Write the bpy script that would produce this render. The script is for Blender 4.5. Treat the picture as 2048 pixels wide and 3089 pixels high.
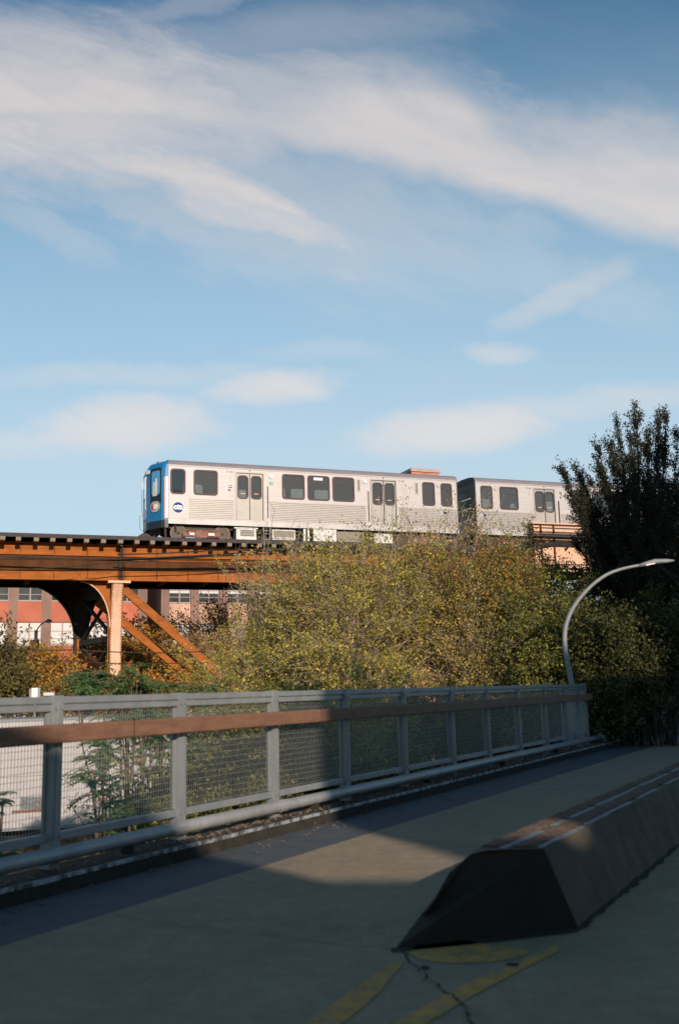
import bpy, bmesh, math, random
import numpy as np
from mathutils import Vector, Matrix
random.seed(11); RNG = np.random.default_rng(7)
PI = math.pi
for o in list(bpy.data.objects): bpy.data.objects.remove(o, do_unlink=True)
SC = bpy.context.scene
COL = SC.collection
EYE = 1.45

# ---------------------------------------------------------------- camera
PITCH = math.atan(536.5/2987.0); ROLL = math.atan(0.0245)
fwd = Vector((0, math.cos(PITCH), math.sin(PITCH)))
r0 = Vector((1, 0, 0)); u0 = r0.cross(fwd)
rt = math.cos(ROLL)*r0 - math.sin(ROLL)*u0
up = math.sin(ROLL)*r0 + math.cos(ROLL)*u0
cd = bpy.data.cameras.new("camera"); cam = bpy.data.objects.new("camera", cd); COL.objects.link(cam)
cam.matrix_world = Matrix(((rt.x, up.x, -fwd.x, 0), (rt.y, up.y, -fwd.y, 0), (rt.z, up.z, -fwd.z, EYE), (0, 0, 0, 1)))
cd.sensor_fit = 'VERTICAL'; cd.sensor_height = 36.0; cd.sensor_width = 24.0
cd.lens = 2987.0/3089.0*36.0
cd.clip_start = 0.05; cd.clip_end = 3000
cd.dof.use_dof = True; cd.dof.focus_distance = 44.0; cd.dof.aperture_fstop = 1.9
SC.camera = cam

# ---------------------------------------------------------------- sun and sky
AZ = math.radians(21.0); EL = math.radians(20.0)
sun_dir = Vector((math.sin(AZ)*math.cos(EL), -math.cos(AZ)*math.cos(EL), math.sin(EL)))
sl = bpy.data.lights.new("sun", 'SUN'); sl.energy = 5.0; sl.angle = math.radians(0.7); sl.color = (1.0, 0.84, 0.68)
so = bpy.data.objects.new("sun", sl); COL.objects.link(so)
so.rotation_mode = 'QUATERNION'; so.rotation_quaternion = sun_dir.to_track_quat('Z', 'Y')
SC.view_settings.view_transform = 'Standard'; SC.view_settings.look = 'None'
SC.view_settings.gamma = 1.0; SC.view_settings.exposure = 0.0
SC.render.film_transparent = False
SC.cycles.max_bounces = 5; SC.cycles.transparent_max_bounces = 12
SC.cycles.use_denoising = True

class NT:
    """small helper for wiring shader nodes"""
    def __init__(s, tree): s.t = tree; s.L = tree.links
    def n(s, typ, **kw):
        nd = s.t.nodes.new(typ)
        for k, v in kw.items():
            if k == 'inp':
                for a, b in v.items():
                    if isinstance(b, bpy.types.NodeSocket): s.L.new(b, nd.inputs[a])
                    else: nd.inputs[a].default_value = b
            else: setattr(nd, k, v)
        return nd
    def m(s, op, a, b=None, c=None, clamp=False):
        nd = s.t.nodes.new('ShaderNodeMath'); nd.operation = op; nd.use_clamp = clamp
        for i, v in enumerate((a, b, c)):
            if v is None: continue
            if isinstance(v, bpy.types.NodeSocket): s.L.new(v, nd.inputs[i])
            else: nd.inputs[i].default_value = v
        return nd.outputs[0]
    def ss(s, x, a, b):
        nd = s.n('ShaderNodeMapRange', interpolation_type='SMOOTHSTEP')
        nd.inputs['From Min'].default_value = a; nd.inputs['From Max'].default_value = b
        s.L.new(x, nd.inputs['Value']); return nd.outputs[0]
    def mixc(s, f, a, b, mode='MIX'):
        nd = s.n('ShaderNodeMix', data_type='RGBA', blend_type=mode)
        for k, v in ((0, f), (6, a), (7, b)):
            if isinstance(v, bpy.types.NodeSocket): s.L.new(v, nd.inputs[k])
            elif isinstance(v, (int, float)): nd.inputs[k].default_value = v
            else: nd.inputs[k].default_value = (*v[:3], 1)
        return nd.outputs[2]

W = bpy.data.worlds.new("World"); SC.world = W; W.use_nodes = True
nt = NT(W.node_tree); W.node_tree.nodes.clear()
sky = nt.n('ShaderNodeTexSky', sky_type='NISHITA', sun_disc=False)
sky.sun_elevation = EL; sky.sun_rotation = math.radians(159.0); sky.air_density = 1.0; sky.dust_density = 0.6; sky.ozone_density = 1.6
tc = nt.n('ShaderNodeTexCoord'); sx = nt.n('ShaderNodeSeparateXYZ'); nt.L.new(tc.outputs['Generated'], sx.inputs[0])
X, Y, Z = sx.outputs
ay = nt.m('MAXIMUM', nt.m('ABSOLUTE', Y), 0.12)
cu = nt.m('DIVIDE', X, ay); cv = nt.m('DIVIDE', Z, ay)
def comb(a, b, c=0.0):
    nd = nt.n('ShaderNodeCombineXYZ')
    for i, v in enumerate((a, b, c)):
        if isinstance(v, bpy.types.NodeSocket): nt.L.new(v, nd.inputs[i])
        else: nd.inputs[i].default_value = v
    return nd.outputs[0]
P0 = comb(cu, cv)
def noise(vec, scale, detail=5, rough=0.55, dist=0.0):
    nd = nt.n('ShaderNodeTexNoise', inp={'Vector': vec, 'Scale': scale, 'Detail': detail, 'Roughness': rough, 'Distortion': dist})
    return nd.outputs['Fac']
def rotmap(vec, ang, sxx, syy, off=(0, 0, 0)):
    nd = nt.n('ShaderNodeMapping'); nt.L.new(vec, nd.inputs[0]); nd.inputs['Rotation'].default_value = (0, 0, ang)
    nd.inputs['Location'].default_value = off
    nd2 = nt.n('ShaderNodeVectorMath', operation='MULTIPLY'); nt.L.new(nd.outputs[0], nd2.inputs[0]); nd2.inputs[1].default_value = (sxx, syy, 1)
    return nd2.outputs[0]
wn = noise(rotmap(P0, 0.35, 1.0, 2.0), 5.0, 4)
wn2 = noise(rotmap(P0, 0.35, 1.0, 1.6, (3, 1, 0)), 16.0, 5, .6)
warp = nt.m('ADD', nt.m('MULTIPLY', nt.m('SUBTRACT', wn, 0.5), 0.10), nt.m('MULTIPLY', nt.m('SUBTRACT', wn2, 0.5), 0.05))
vw = nt.m('ADD', cv, warp)
vlow = nt.m('ADD', cv, nt.m('MULTIPLY', warp, 0.45))
ux = nt.m('DIVIDE', nt.m('ADD', cu, 0.45), 0.9, clamp=True)
def curve(pts):
    nd = nt.n('ShaderNodeFloatCurve'); nt.L.new(ux, nd.inputs['Value'])
    c = nd.mapping.curves[0]
    pts = sorted(((u+.45)/.9, v) for u, v in pts)
    pts = [(0.0, pts[0][1])]+pts+[(1.0, pts[-1][1])]
    while len(c.points) < len(pts): c.points.new(0.5, 0.5)
    for p, (a, b) in zip(c.points, pts): p.location = (a, b)
    nd.mapping.update(); return nd.outputs[0]
low1 = curve([(-.41, .612), (-.197, .607), (-.135, .597), (-.068, .589), (-.002, .572), (.064, .55), (.134, .527), (.203, .505), (.273, .489), (.373, .463)])
up1 = curve([(-.37, .752), (-.272, .745), (-.174, .72), (-.101, .69), (-.028, .700), (.07, .715), (.142, .70), (.188, .66), (.235, .64), (.308, .643), (.387, .625)])
up2 = curve([(-.40, .655), (-.197, .612), (-.135, .585), (-.078, .558), (-.031, .524), (.015, .487), (.056, .445)])
low2 = curve([(-.40, .552), (-.268, .556), (-.206, .541), (-.158, .509), (-.116, .488), (-.056, .462), (.014, .438), (.055, .43)])
strk = noise(rotmap(P0, 0.34, 1.0, 4.0, (5, 2, 0)), 6.0, 9, .66, .7)
def band(lo, hi, slo, shi, v1, v2):
    a = nt.m('DIVIDE', nt.m('SUBTRACT', v1, lo), slo, clamp=True)
    b = nt.m('DIVIDE', nt.m('SUBTRACT', hi, v2), shi, clamp=True)
    return nt.m('MULTIPLY', nt.ss(a, 0, 1), nt.ss(b, 0, 1))
b1 = band(nt.m('SUBTRACT', low1, .012), nt.m('ADD', up1, .03), .045, .13, vlow, vw)
b2 = band(nt.m('SUBTRACT', low2, .02), nt.m('ADD', up2, .01), .055, .045, vw, nt.m('ADD', cv, nt.m('MULTIPLY', warp, 1.0)))
endf = nt.ss(cu, .085, .0)
b2 = nt.m('MULTIPLY', nt.m('MULTIPLY', b2, endf), nt.m('ADD', 0.60, nt.m('MULTIPLY', nt.ss(strk, .3, .7), .38)))
dens = nt.m('MAXIMUM', nt.m('MULTIPLY', b1, nt.m('ADD', .82, nt.m('MULTIPLY', nt.ss(strk, .25, .7), .20))), b2)
def blob(cx, cy, rx, ry, rot, amp, warpamt=1.0, hard=1.0):
    nonlocal_dens = None
    c, s = math.cos(rot), math.sin(rot)
    du = nt.m('ADD', nt.m('SUBTRACT', cu, cx), nt.m('MULTIPLY', nt.m('SUBTRACT', wn2, .5), rx*.9*warpamt))
    dv = nt.m('SUBTRACT', nt.m('ADD', cv, nt.m('MULTIPLY', warp, .35*warpamt)), cy)
    a = nt.m('ADD', nt.m('MULTIPLY', du, c/rx), nt.m('MULTIPLY', dv, s/rx))
    b = nt.m('ADD', nt.m('MULTIPLY', du, -s/ry), nt.m('MULTIPLY', dv, c/ry))
    r2 = nt.m('ADD', nt.m('MULTIPLY', a, a), nt.m('MULTIPLY', b, b))
    r2 = nt.m('ADD', r2, nt.m('MULTIPLY', nt.m('SUBTRACT', strk, .5), 1.6))
    return nt.m('MULTIPLY', nt.ss(r2, 1.7, -.3), amp)
for args in [(-.062, .316, .072, .019, 0, .95), (-.215, .278, .100, .032, .05, 1.0), (.125, .266, .120, .026, .12, .95),
             (.171, .346, .04, .014, -.15, .6), (.252, .412, .085, .018, .45, .5), (-.22, .332, .17, .014, 0, .35),
             (-.02, .352, .07, .012, 0, .22), (.30, .290, .11, .018, .12, .45), (-.33, .262, .06, .02, 0, .4),
             (-.05, .52, .26, .09, -.3, .42), (-.30, .65, .30, .11, -.1, .88), (.02, .64, .25, .06, -.15, .7), (-.02, .49, .12, .045, -.45, .45), (.16, .455, .22, .035, -.35, .28), (-.16, .50, .16, .022, -.35, .4),
             (-.31, .50, .09, .02, -.5, .3), (-.08, .72, .25, .04, .1, .28), (-.2, .755, .2, .02, .3, .3)]:
    dens = nt.m('MAXIMUM', dens, blob(*args))
# generic thin cirrus everywhere else in the sky
gen = nt.ss(noise(rotmap(P0, .4, 1, 3.2, (9, 4, 0)), 2.2, 7, .6, .3), .42, .80)
haze_low = nt.ss(cv, .92, .18)
dens = nt.m('ADD', dens, nt.m('MULTIPLY', gen, .06), clamp=True)
front = nt.ss(Y, -.2, .25)
dens = nt.m('MULTIPLY', dens, nt.m('ADD', .35, nt.m('MULTIPLY', front, .65)))
SKY_K = 0.09
skyc = nt.n('ShaderNodeVectorMath', operation='SCALE'); nt.L.new(sky.outputs[0], skyc.inputs[0]); skyc.inputs['Scale'].default_value = 1.0
tint = nt.n('ShaderNodeMix', data_type='RGBA', blend_type='MULTIPLY'); tint.inputs[0].default_value = 1.0
nt.L.new(skyc.outputs[0], tint.inputs[6]); tint.inputs[7].default_value = (0.56, 1.06, 1.22, 1)
hz = nt.mixc(nt.m('MULTIPLY', haze_low, .80), tint.outputs[2], nt.mixc(nt.ss(cv, .40, .20), (5.3, 7.7, 9.35), (6.7, 8.2, 9.2)))
cloud_col = nt.mixc(nt.ss(cv, .22, .62), (8.4, 8.2, 8.2), (7.5, 7.05, 6.95))
fin = nt.mixc(nt.m('MULTIPLY', dens, .93), hz, cloud_col)
bg = nt.n('ShaderNodeBackground'); nt.L.new(fin, bg.inputs[0]); bg.inputs[1].default_value = SKY_K
wo = nt.n('ShaderNodeOutputWorld'); nt.L.new(bg.outputs[0], wo.inputs[0])

# ---------------------------------------------------------------- materials
def mat(name, c1, c2=None, rough=.7, metal=0.0, scale=6.0, detail=6, lo=.35, hi=.65, bump=0.0, bscale=None,
        stretch=(1, 1, 1), c3=None, s3=1.0, lo3=.5, hi3=.6, spec=.5, trans=0.0, island=None, coat=0.0):
    m = bpy.data.materials.new(name); m.use_nodes = True
    t = NT(m.node_tree); b = m.node_tree.nodes['Principled BSDF']
    b.inputs['Roughness'].default_value = rough; b.inputs['Metallic'].default_value = metal
    b.inputs['Specular IOR Level'].default_value = spec
    b.inputs['Coat Weight'].default_value = coat
    tcn = t.n('ShaderNodeTexCoord'); mp = t.n('ShaderNodeMapping'); t.L.new(tcn.outputs['Object'], mp.inputs[0]); mp.inputs['Scale'].default_value = stretch
    col = None
    if c2 is not None:
        nz = t.n('ShaderNodeTexNoise', inp={'Vector': mp.outputs[0], 'Scale': scale, 'Detail': detail, 'Roughness': .6})
        f = t.n('ShaderNodeMapRange', inp={'Value': nz.outputs['Fac'], 'From Min': lo, 'From Max': hi}).outputs[0]
        col = t.mixc(f, c1, c2)
    if c3 is not None:
        nz3 = t.n('ShaderNodeTexNoise', inp={'Vector': mp.outputs[0], 'Scale': s3, 'Detail': 8, 'Roughness': .65})
        f3 = t.n('ShaderNodeMapRange', inp={'Value': nz3.outputs['Fac'], 'From Min': lo3, 'From Max': hi3}).outputs[0]
        col = t.mixc(f3, col if col is not None else c1, c3)
    if island is not None:   # colour per leaf
        g = t.n('ShaderNodeNewGeometry'); r = t.n('ShaderNodeValToRGB'); t.L.new(g.outputs['Random Per Island'], r.inputs[0])
        el = r.color_ramp.elements
        while len(el) < len(island): el.new(.5)
        for i, (e, c) in enumerate(zip(el, island)): e.position = i/(len(island)-1); e.color = (*c, 1)
        col = t.mixc(f, r.outputs[0], c2, 'MULTIPLY') if c2 is not None else r.outputs[0]
    if col is not None: t.L.new(col, b.inputs['Base Color'])
    else: b.inputs['Base Color'].default_value = (*c1, 1)
    if bump:
        nb = t.n('ShaderNodeTexNoise', inp={'Vector': mp.outputs[0], 'Scale': bscale or scale*4, 'Detail': 6})
        bp = t.n('ShaderNodeBump', inp={'Height': nb.outputs['Fac'], 'Strength': bump, 'Distance': .02}); t.L.new(bp.outputs[0], b.inputs['Normal'])
    if trans:
        out = m.node_tree.nodes['Material Output']
        tr = t.n('ShaderNodeBsdfTranslucent'); mx = t.n('ShaderNodeMixShader'); mx.inputs[0].default_value = trans
        if col is not None: t.L.new(col, tr.inputs[0])
        t.L.new(b.outputs[0], mx.inputs[1]); t.L.new(tr.outputs[0], mx.inputs[2]); t.L.new(mx.outputs[0], out.inputs[0])
    return m

def brick_mat(name, c1, c2, mortar, scale=1.0, rough=.85, axis='XZ'):
    m = bpy.data.materials.new(name); m.use_nodes = True
    t = NT(m.node_tree); b = m.node_tree.nodes['Principled BSDF']; b.inputs['Roughness'].default_value = rough
    tcn = t.n('ShaderNodeTexCoord'); s = t.n('ShaderNodeSeparateXYZ', inp={0: tcn.outputs['Object']})
    cb = t.n('ShaderNodeCombineXYZ'); t.L.new(t.m('ADD', s.outputs[0], s.outputs[1]), cb.inputs[0]); t.L.new(s.outputs[2], cb.inputs[1])
    bt = t.n('ShaderNodeTexBrick', inp={'Vector': cb.outputs[0], 'Color1': (*c1, 1), 'Color2': (*c2, 1), 'Mortar': (*mortar, 1), 'Scale': scale,
             'Mortar Size': .012, 'Brick Width': .22, 'Row Height': .075})
    nz = t.n('ShaderNodeTexNoise', inp={'Vector': tcn.outputs['Object'], 'Scale': .5, 'Detail': 6})
    f = t.n('ShaderNodeMapRange', inp={'Value': nz.outputs['Fac'], 'From Min': .3, 'From Max': .7, 'To Min': .75, 'To Max': 1.15}).outputs[0]
    vm = t.n('ShaderNodeVectorMath', operation='SCALE'); t.L.new(bt.outputs['Color'], vm.inputs[0]); t.L.new(f, vm.inputs['Scale'])
    t.L.new(vm.outputs[0], b.inputs['Base Color']); return m

def glass_mat(name, tint=(.84, .81, .76), refl=.07, rough=.03, base=(.22, .17, .12)):
    m = bpy.data.materials.new(name); m.use_nodes = True; t = NT(m.node_tree); m.node_tree.nodes.clear()
    tr = t.n('ShaderNodeBsdfTransparent', inp={0: (*tint, 1)}); gl = t.n('ShaderNodeBsdfGlossy', inp={0: (.9, .9, .9, 1), 1: rough})
    df = t.n('ShaderNodeBsdfDiffuse', inp={0: (*base, 1)})
    m0 = t.n('ShaderNodeMixShader', inp={0: .12, 1: tr.outputs[0], 2: df.outputs[0]})
    fr = t.n('ShaderNodeFresnel', inp={0: 1.5}); fa = t.m('ADD', fr.outputs[0], refl-.04, clamp=True)
    mx = t.n('ShaderNodeMixShader', inp={0: fa, 1: m0.outputs[0], 2: gl.outputs[0]})
    t.n('ShaderNodeOutputMaterial', inp={0: mx.outputs[0]}); return m

M = {}
M['asphalt'] = mat('path surface', (.24, .185, .118), (.30, .235, .15), .92, scale=1.3, lo=.3, hi=.75, bump=.5, bscale=160, c3=(.165, .135, .09), s3=.6, lo3=.55, hi3=.75)
M['gutter'] = mat('gutter', (.052, .064, .072), (.072, .085, .092), .8, scale=3, bump=.4, bscale=90)
M['curb'] = mat('curb', (.016, .014, .010), (.032, .026, .020), .95, scale=8, bump=.7, c3=(.16, .13, .10), s3=14, lo3=.66, hi3=.72)
M['curb_edge'] = mat('curb edge', (.36, .385, .41), (.08, .075, .07), .6, metal=.2, scale=11, lo=.42, hi=.58, bump=.4)
M['debris'] = mat('debris', (.10, .065, .04), (.30, .20, .13), .95, scale=30, lo=.45, hi=.6, bump=.8)
M['dirt'] = mat('soil', (.09, .07, .04), (.13, .11, .06), .97, scale=1.2, bump=.8, bscale=12, c3=(.07, .09, .03), s3=.5, lo3=.45, hi3=.6)
M['yellow_paint'] = mat('yellow paint', (.50, .25, .04), (.30, .19, .085), .9, scale=13, lo=.42, hi=.60, bump=.3)
M['crack'] = mat('crack', (.012, .011, .010), None, 1)
M['barrier_top'] = mat('barrier top', (.07, .042, .028), (.15, .085, .055), .9, scale=10, bump=.6)
M['barrier_side'] = mat('barrier side', (.075, .058, .040), (.105, .085, .06), .9, scale=3, bump=.4, bscale=30)
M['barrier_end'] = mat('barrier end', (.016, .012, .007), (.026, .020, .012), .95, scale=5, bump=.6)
M['stripe'] = mat('stripe', (.20, .215, .22), (.12, .12, .115), .8, scale=14, lo=.4, hi=.62)
M['fence'] = mat('fence paint', (.27, .28, .285), (.21, .225, .23), .45, metal=.25, scale=5, bump=.1, stretch=(1, 1, .4), c3=(.20, .21, .21), s3=2, lo3=.6, hi3=.8)
M['wire'] = mat('wire', (.30, .31, .30), None, .45, metal=.5)
M['rail'] = mat('handrail timber', (.215, .105, .06), (.155, .078, .047), .7, scale=3, stretch=(1, 1, 6), bump=.15)
M['pipe'] = mat('pipe', (.38, .38, .38), (.28, .28, .28), .5, metal=.3, scale=4, bump=.1)
M['galv'] = mat('galvanised steel', (.25, .26, .27), (.20, .21, .22), .65, metal=.2, scale=8)
M['orange'] = mat('rust orange paint', (.39, .125, .028), (.25, .072, .016), .8, scale=1.6, stretch=(1, 1, 2.5), lo=.3, hi=.75, bump=.15, c3=(.13, .045, .015), s3=2.2, lo3=.55, hi3=.75, spec=.15)
M['orange_dk'] = mat('dark orange paint', (.115, .045, .018), (.07, .030, .014), .9, spec=.1, scale=2, stretch=(1, 1, .5))  # darker orange for the painted shade band and other dark steelwork
M['pink'] = mat('pale pink paint', (.68, .43, .30), (.58, .34, .225), .55, scale=3, stretch=(2, 2, .5), bump=.1, c3=(.40, .18, .09), s3=5, lo3=.62, hi3=.75)
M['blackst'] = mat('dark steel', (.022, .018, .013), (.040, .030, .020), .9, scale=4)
M['timber'] = mat('dark timber', (.040, .033, .034), (.07, .055, .055), .9, scale=6, bump=.3)
M['tie'] = mat('tie end', (.26, .205, .15), (.15, .115, .08), .9, scale=14, lo=.4, hi=.7)
M['steel'] = mat('rail steel', (.10, .06, .045), (.16, .10, .07), .5, metal=.5, scale=10)
M['stainless'] = mat('brushed steel', (.47, .44, .44), (.42, .39, .39), .55, metal=.2, scale=.8, stretch=(1, 1, 8), bump=.05, bscale=3)
M['flute'] = mat('fluted steel', (.44, .405, .385), (.385, .35, .33), .42, metal=.3, scale=1.5, stretch=(1, 1, 8))
M['sill'] = mat('sill', (.46, .44, .44), (.38, .36, .36), .5, metal=.2, scale=2, c3=(.38, .34, .31), s3=3, lo3=.6, hi3=.8)
M['doorst'] = mat('door panel', (.37, .345, .32), (.33, .305, .28), .5, metal=.2, scale=2)
M['roofm'] = mat('roof', (.22, .19, .22), (.17, .15, .17), .75, scale=1.5, stretch=(1, 6, 6))
M['gasket'] = mat('gasket', (.055, .020, .030), None, .6)
M['blackm'] = mat('matt black', (.012, .013, .015), None, .35)
M['blue'] = mat('blue paint', (.010, .16, .36), (.008, .125, .30), .30, scale=1, coat=.3)
M['lblue'] = mat('blue decal', (.015, .05, .22), None, .6, spec=.2)
M['trailer'] = mat('trailer skin', (.44, .415, .415), (.39, .365, .37), .6, scale=1.2)
M['white'] = mat('white paint', (.80, .80, .80), (.70, .69, .68), .5, scale=2)
M['green'] = mat('green decal', (.18, .36, .26), None, .5)
M['ink'] = mat('dark lettering', (.06, .05, .055), None, .6)
M['red'] = mat('red paint', (.45, .04, .04), None, .5)
M['glass'] = glass_mat('tinted glass')
M['cabglass'] = glass_mat('cab glass', (.55, .58, .58), .08, base=(.05, .05, .05))
M['lens'] = mat('lamp lens', (.85, .72, .60), None, .1, spec=.8)
M['orange_mark'] = mat('orange_mark', (.85, .42, .26), None, .5)
M['under'] = mat('underframe', (.035, .03, .03), (.07, .055, .05), .8, scale=5)
M['rustbog'] = mat('bogie rust', (.17, .065, .045), (.26, .12, .09), .7, scale=6, c3=(.45, .35, .3), s3=9, lo3=.6, hi3=.7)
M['wheel'] = mat('wheel', (.03, .022, .018), (.07, .045, .03), .5, metal=.3, scale=4)
M['boxw'] = mat('equipment box', (.62, .60, .57), (.50, .48, .45), .5, scale=3, c3=(.34, .30, .26), s3=4, lo3=.58, hi3=.72)
M['boxg'] = mat('grey box', (.24, .20, .165), (.19, .165, .13), .6, scale=5)
M['interior'] = mat('interior', (.50, .48, .44), None, .7)
M['seat'] = mat('seat blue', (.03, .06, .16), None, .6)
M['brick'] = brick_mat('red brick', (.50, .115, .06), (.44, .10, .052), (.40, .16, .11))
M['pierbrick'] = brick_mat('brown brick', (.25, .135, .10), (.20, .11, .085), (.27, .18, .15))
M['palebrick'] = brick_mat('pale pink brick', (.60, .33, .22), (.55, .30, .20), (.55, .36, .27))
M['towerbrick'] = brick_mat('tower brick', (.56, .20, .12), (.50, .18, .11), (.48, .24, .16))
M['cap'] = mat('stone cap', (.42, .33, .30), (.34, .27, .25), .8, scale=3)
M['winframe'] = mat('window frame', (.30, .24, .23), None, .6)
M['blind'] = mat('blind', (.56, .55, .54), (.48, .47, .46), .5, scale=1)
M['winpane'] = mat('window pane', (.30, .29, .28), (.52, .51, .49), .12, scale=.35, spec=.7)
M['windark'] = mat('dark pane', (.035, .035, .033), (.07, .06, .05), .08, scale=.8, spec=.7)
M['bark'] = mat('bark', (.20, .15, .11), (.11, .08, .06), .95, scale=9, bump=.3)
M['barkg'] = mat('grey twig bark', (.42, .33, .27), (.27, .20, .155), .95, scale=9)
M['barkd'] = mat('dark bark', (.035, .026, .020), (.055, .04, .03), .95, scale=9)
M['barkr'] = mat('sapling bark', (.17, .11, .075), (.12, .08, .055), .9, scale=9)
LEAFN = (.80, .80, .77)
def leafm(name, cols, trans=.25, rough=.6, nscale=.8):
    return mat(name, (1, 1, 1), LEAFN, rough, scale=nscale, detail=3, lo=.42, hi=.60, island=cols, trans=trans, spec=.3)
M['l_olive'] = leafm('olive leaves', [(.20, .19, .04), (.40, .33, .07), (.44, .40, .075), (.60, .47, .07), (.78, .58, .08), (.40, .28, .10), (.28, .31, .05), (.40, .40, .07), (.15, .19, .04)], .34)
M['l_brown'] = leafm('tan leaves', [(.26, .18, .06), (.44, .32, .10), (.40, .36, .07), (.60, .46, .08), (.50, .34, .14), (.30, .33, .06)], .34)
M['l_maple'] = leafm('turning leaves', [(.10, .13, .03), (.24, .24, .04), (.50, .22, .05), (.20, .24, .04), (.44, .34, .06), (.56, .17, .045), (.16, .19, .035), (.36, .30, .06)], .3)
M['l_green'] = leafm('green leaves', [(.045, .070, .016), (.085, .115, .024), (.14, .16, .03), (.42, .36, .045), (.07, .095, .02), (.24, .20, .04)])
M['l_orange'] = leafm('orange leaves', [(0.272, 0.136, 0.032), (0.480, 0.224, 0.032), (0.560, 0.320, 0.048), (0.272, 0.240, 0.040), (0.672, 0.208, 0.048), (0.160, 0.160, 0.032)])
M['l_fern'] = leafm('feathery leaves', [(0.046, 0.126, 0.046), (0.095, 0.231, 0.067), (0.147, 0.294, 0.074), (0.063, 0.168, 0.063)], .3)
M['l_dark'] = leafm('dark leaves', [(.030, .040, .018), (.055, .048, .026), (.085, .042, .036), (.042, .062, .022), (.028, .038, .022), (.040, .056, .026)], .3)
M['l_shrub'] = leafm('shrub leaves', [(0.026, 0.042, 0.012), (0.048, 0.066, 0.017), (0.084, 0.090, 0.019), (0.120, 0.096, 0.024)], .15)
M['l_under'] = leafm('undergrowth leaves', [(0.065, 0.065, 0.017), (0.130, 0.111, 0.026), (0.169, 0.156, 0.033), (0.104, 0.072, 0.026), (0.208, 0.169, 0.039)], .2)

def speckle(m, amt=.5):
    t = NT(m.node_tree); b = m.node_tree.nodes['Principled BSDF']; lk = b.inputs['Base Color'].links[0]; src = lk.from_socket
    tcn = t.n('ShaderNodeTexCoord')
    a = t.n('ShaderNodeTexNoise', inp={'Vector': tcn.outputs['Object'], 'Scale': 55.0, 'Detail': 4, 'Roughness': .7}).outputs['Fac']
    c = t.n('ShaderNodeTexNoise', inp={'Vector': tcn.outputs['Object'], 'Scale': 7.0, 'Detail': 6, 'Roughness': .65}).outputs['Fac']
    f = t.m('ADD', t.m('MULTIPLY', t.m('SUBTRACT', a, .5), 2.6*amt), t.m('ADD', t.m('MULTIPLY', t.m('SUBTRACT', c, .5), 1.5*amt), 1.0))
    f = t.m('MAXIMUM', f, .25)
    vm = t.n('ShaderNodeVectorMath', operation='SCALE'); t.L.new(src, vm.inputs[0]); t.L.new(f, vm.inputs['Scale']); t.L.new(vm.outputs[0], b.inputs['Base Color'])
for k_, a_ in (('asphalt', .55), ('gutter', .5), ('barrier_side', .6), ('yellow_paint', .5), ('barrier_top', .9), ('curb', .7), ('rail', .4)): speckle(M[k_], a_)

# ---------------------------------------------------------------- builders
class MB:
    """collects shapes and links them as one mesh object"""
    def __init__(s): s.v = []; s.f = []
    def add(s, vs, fs):
        o = len(s.v); s.v += [tuple(v) for v in vs]; s.f += [tuple(i+o for i in f) for f in fs]; return s
    def box(s, a, b):
        x0, y0, z0 = a; x1, y1, z1 = b
        return s.add([(x0, y0, z0), (x1, y0, z0), (x1, y1, z0), (x0, y1, z0), (x0, y0, z1), (x1, y0, z1), (x1, y1, z1), (x0, y1, z1)],
              [(0, 3, 2, 1), (4, 5, 6, 7), (0, 1, 5, 4), (1, 2, 6, 5), (2, 3, 7, 6), (3, 0, 4, 7)])
    def obox(s, c, ax, ay, az):
        c, ax, ay, az = map(Vector, (c, ax, ay, az))
        vs = [c+sx*ax+sy*ay+sz*az for sz in (-1, 1) for sx, sy in ((-1, -1), (1, -1), (1, 1), (-1, 1))]
        return s.add(vs, [(0, 3, 2, 1), (4, 5, 6, 7), (0, 1, 5, 4), (1, 2, 6, 5), (2, 3, 7, 6), (3, 0, 4, 7)])
    def beam(s, p, q, w, h, upv=(0, 0, 1)):
        p, q = Vector(p), Vector(q); d = (q-p); L = d.length; d.normalize()
        sd = d.cross(Vector(upv)).normalized(); u = sd.cross(d).normalized()
        return s.obox((p+q)/2, sd*w/2, d*L/2, u*h/2)
    def prism(s, poly, ext):
        ext = Vector(ext); n = len(poly); a = [Vector(p) for p in poly]
        return s.add(a+[p+ext for p in a], [tuple(range(n))[::-1], tuple(range(n, 2*n))]+[(i, (i+1) % n, (i+1) % n+n, i+n) for i in range(n)])
    def tube(s, pts, rad, n=6, caps=True):
        pts = [Vector(p) for p in pts]
        if not hasattr(rad, '__len__'): rad = [rad]*len(pts)
        vs = []; ref = None
        for i, p in enumerate(pts):
            d = (pts[min(i+1, len(pts)-1)]-pts[max(i-1, 0)]).normalized()
            if ref is None: ref = d.orthogonal().normalized()
            a = (ref-d*ref.dot(d)); a = a.normalized() if a.length > 1e-5 else d.orthogonal().normalized(); ref = a
            b = d.cross(a)
            for k in range(n): vs.append(p+(a*math.cos(2*PI*k/n)+b*math.sin(2*PI*k/n))*rad[i])
        fs = []
        for i in range(len(pts)-1):
            for k in range(n): fs.append((i*n+k, i*n+(k+1) % n, (i+1)*n+(k+1) % n, (i+1)*n+k))
        if caps: fs += [tuple(range(n))[::-1], tuple(range((len(pts)-1)*n, len(pts)*n))]
        return s.add(vs, fs)
    def sheet(s, poly): return s.add(poly, [tuple(range(len(poly)))])
    def build(s, name, material, parent=None, smooth=False):
        me = bpy.data.meshes.new(name); me.from_pydata(s.v, [], s.f); me.update()
        if smooth: me.polygons.foreach_set('use_smooth', [True]*len(me.polygons))
        me.materials.append(M[material] if isinstance(material, str) else material)
        ob = bpy.data.objects.new(name, me); COL.objects.link(ob)
        if parent: ob.parent = parent
        return ob
def bevel(ob, w=.01, seg=2):
    b = ob.modifiers.new('bevel', 'BEVEL'); b.width = w; b.segments = seg; b.limit_method = 'ANGLE'; return ob
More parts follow.
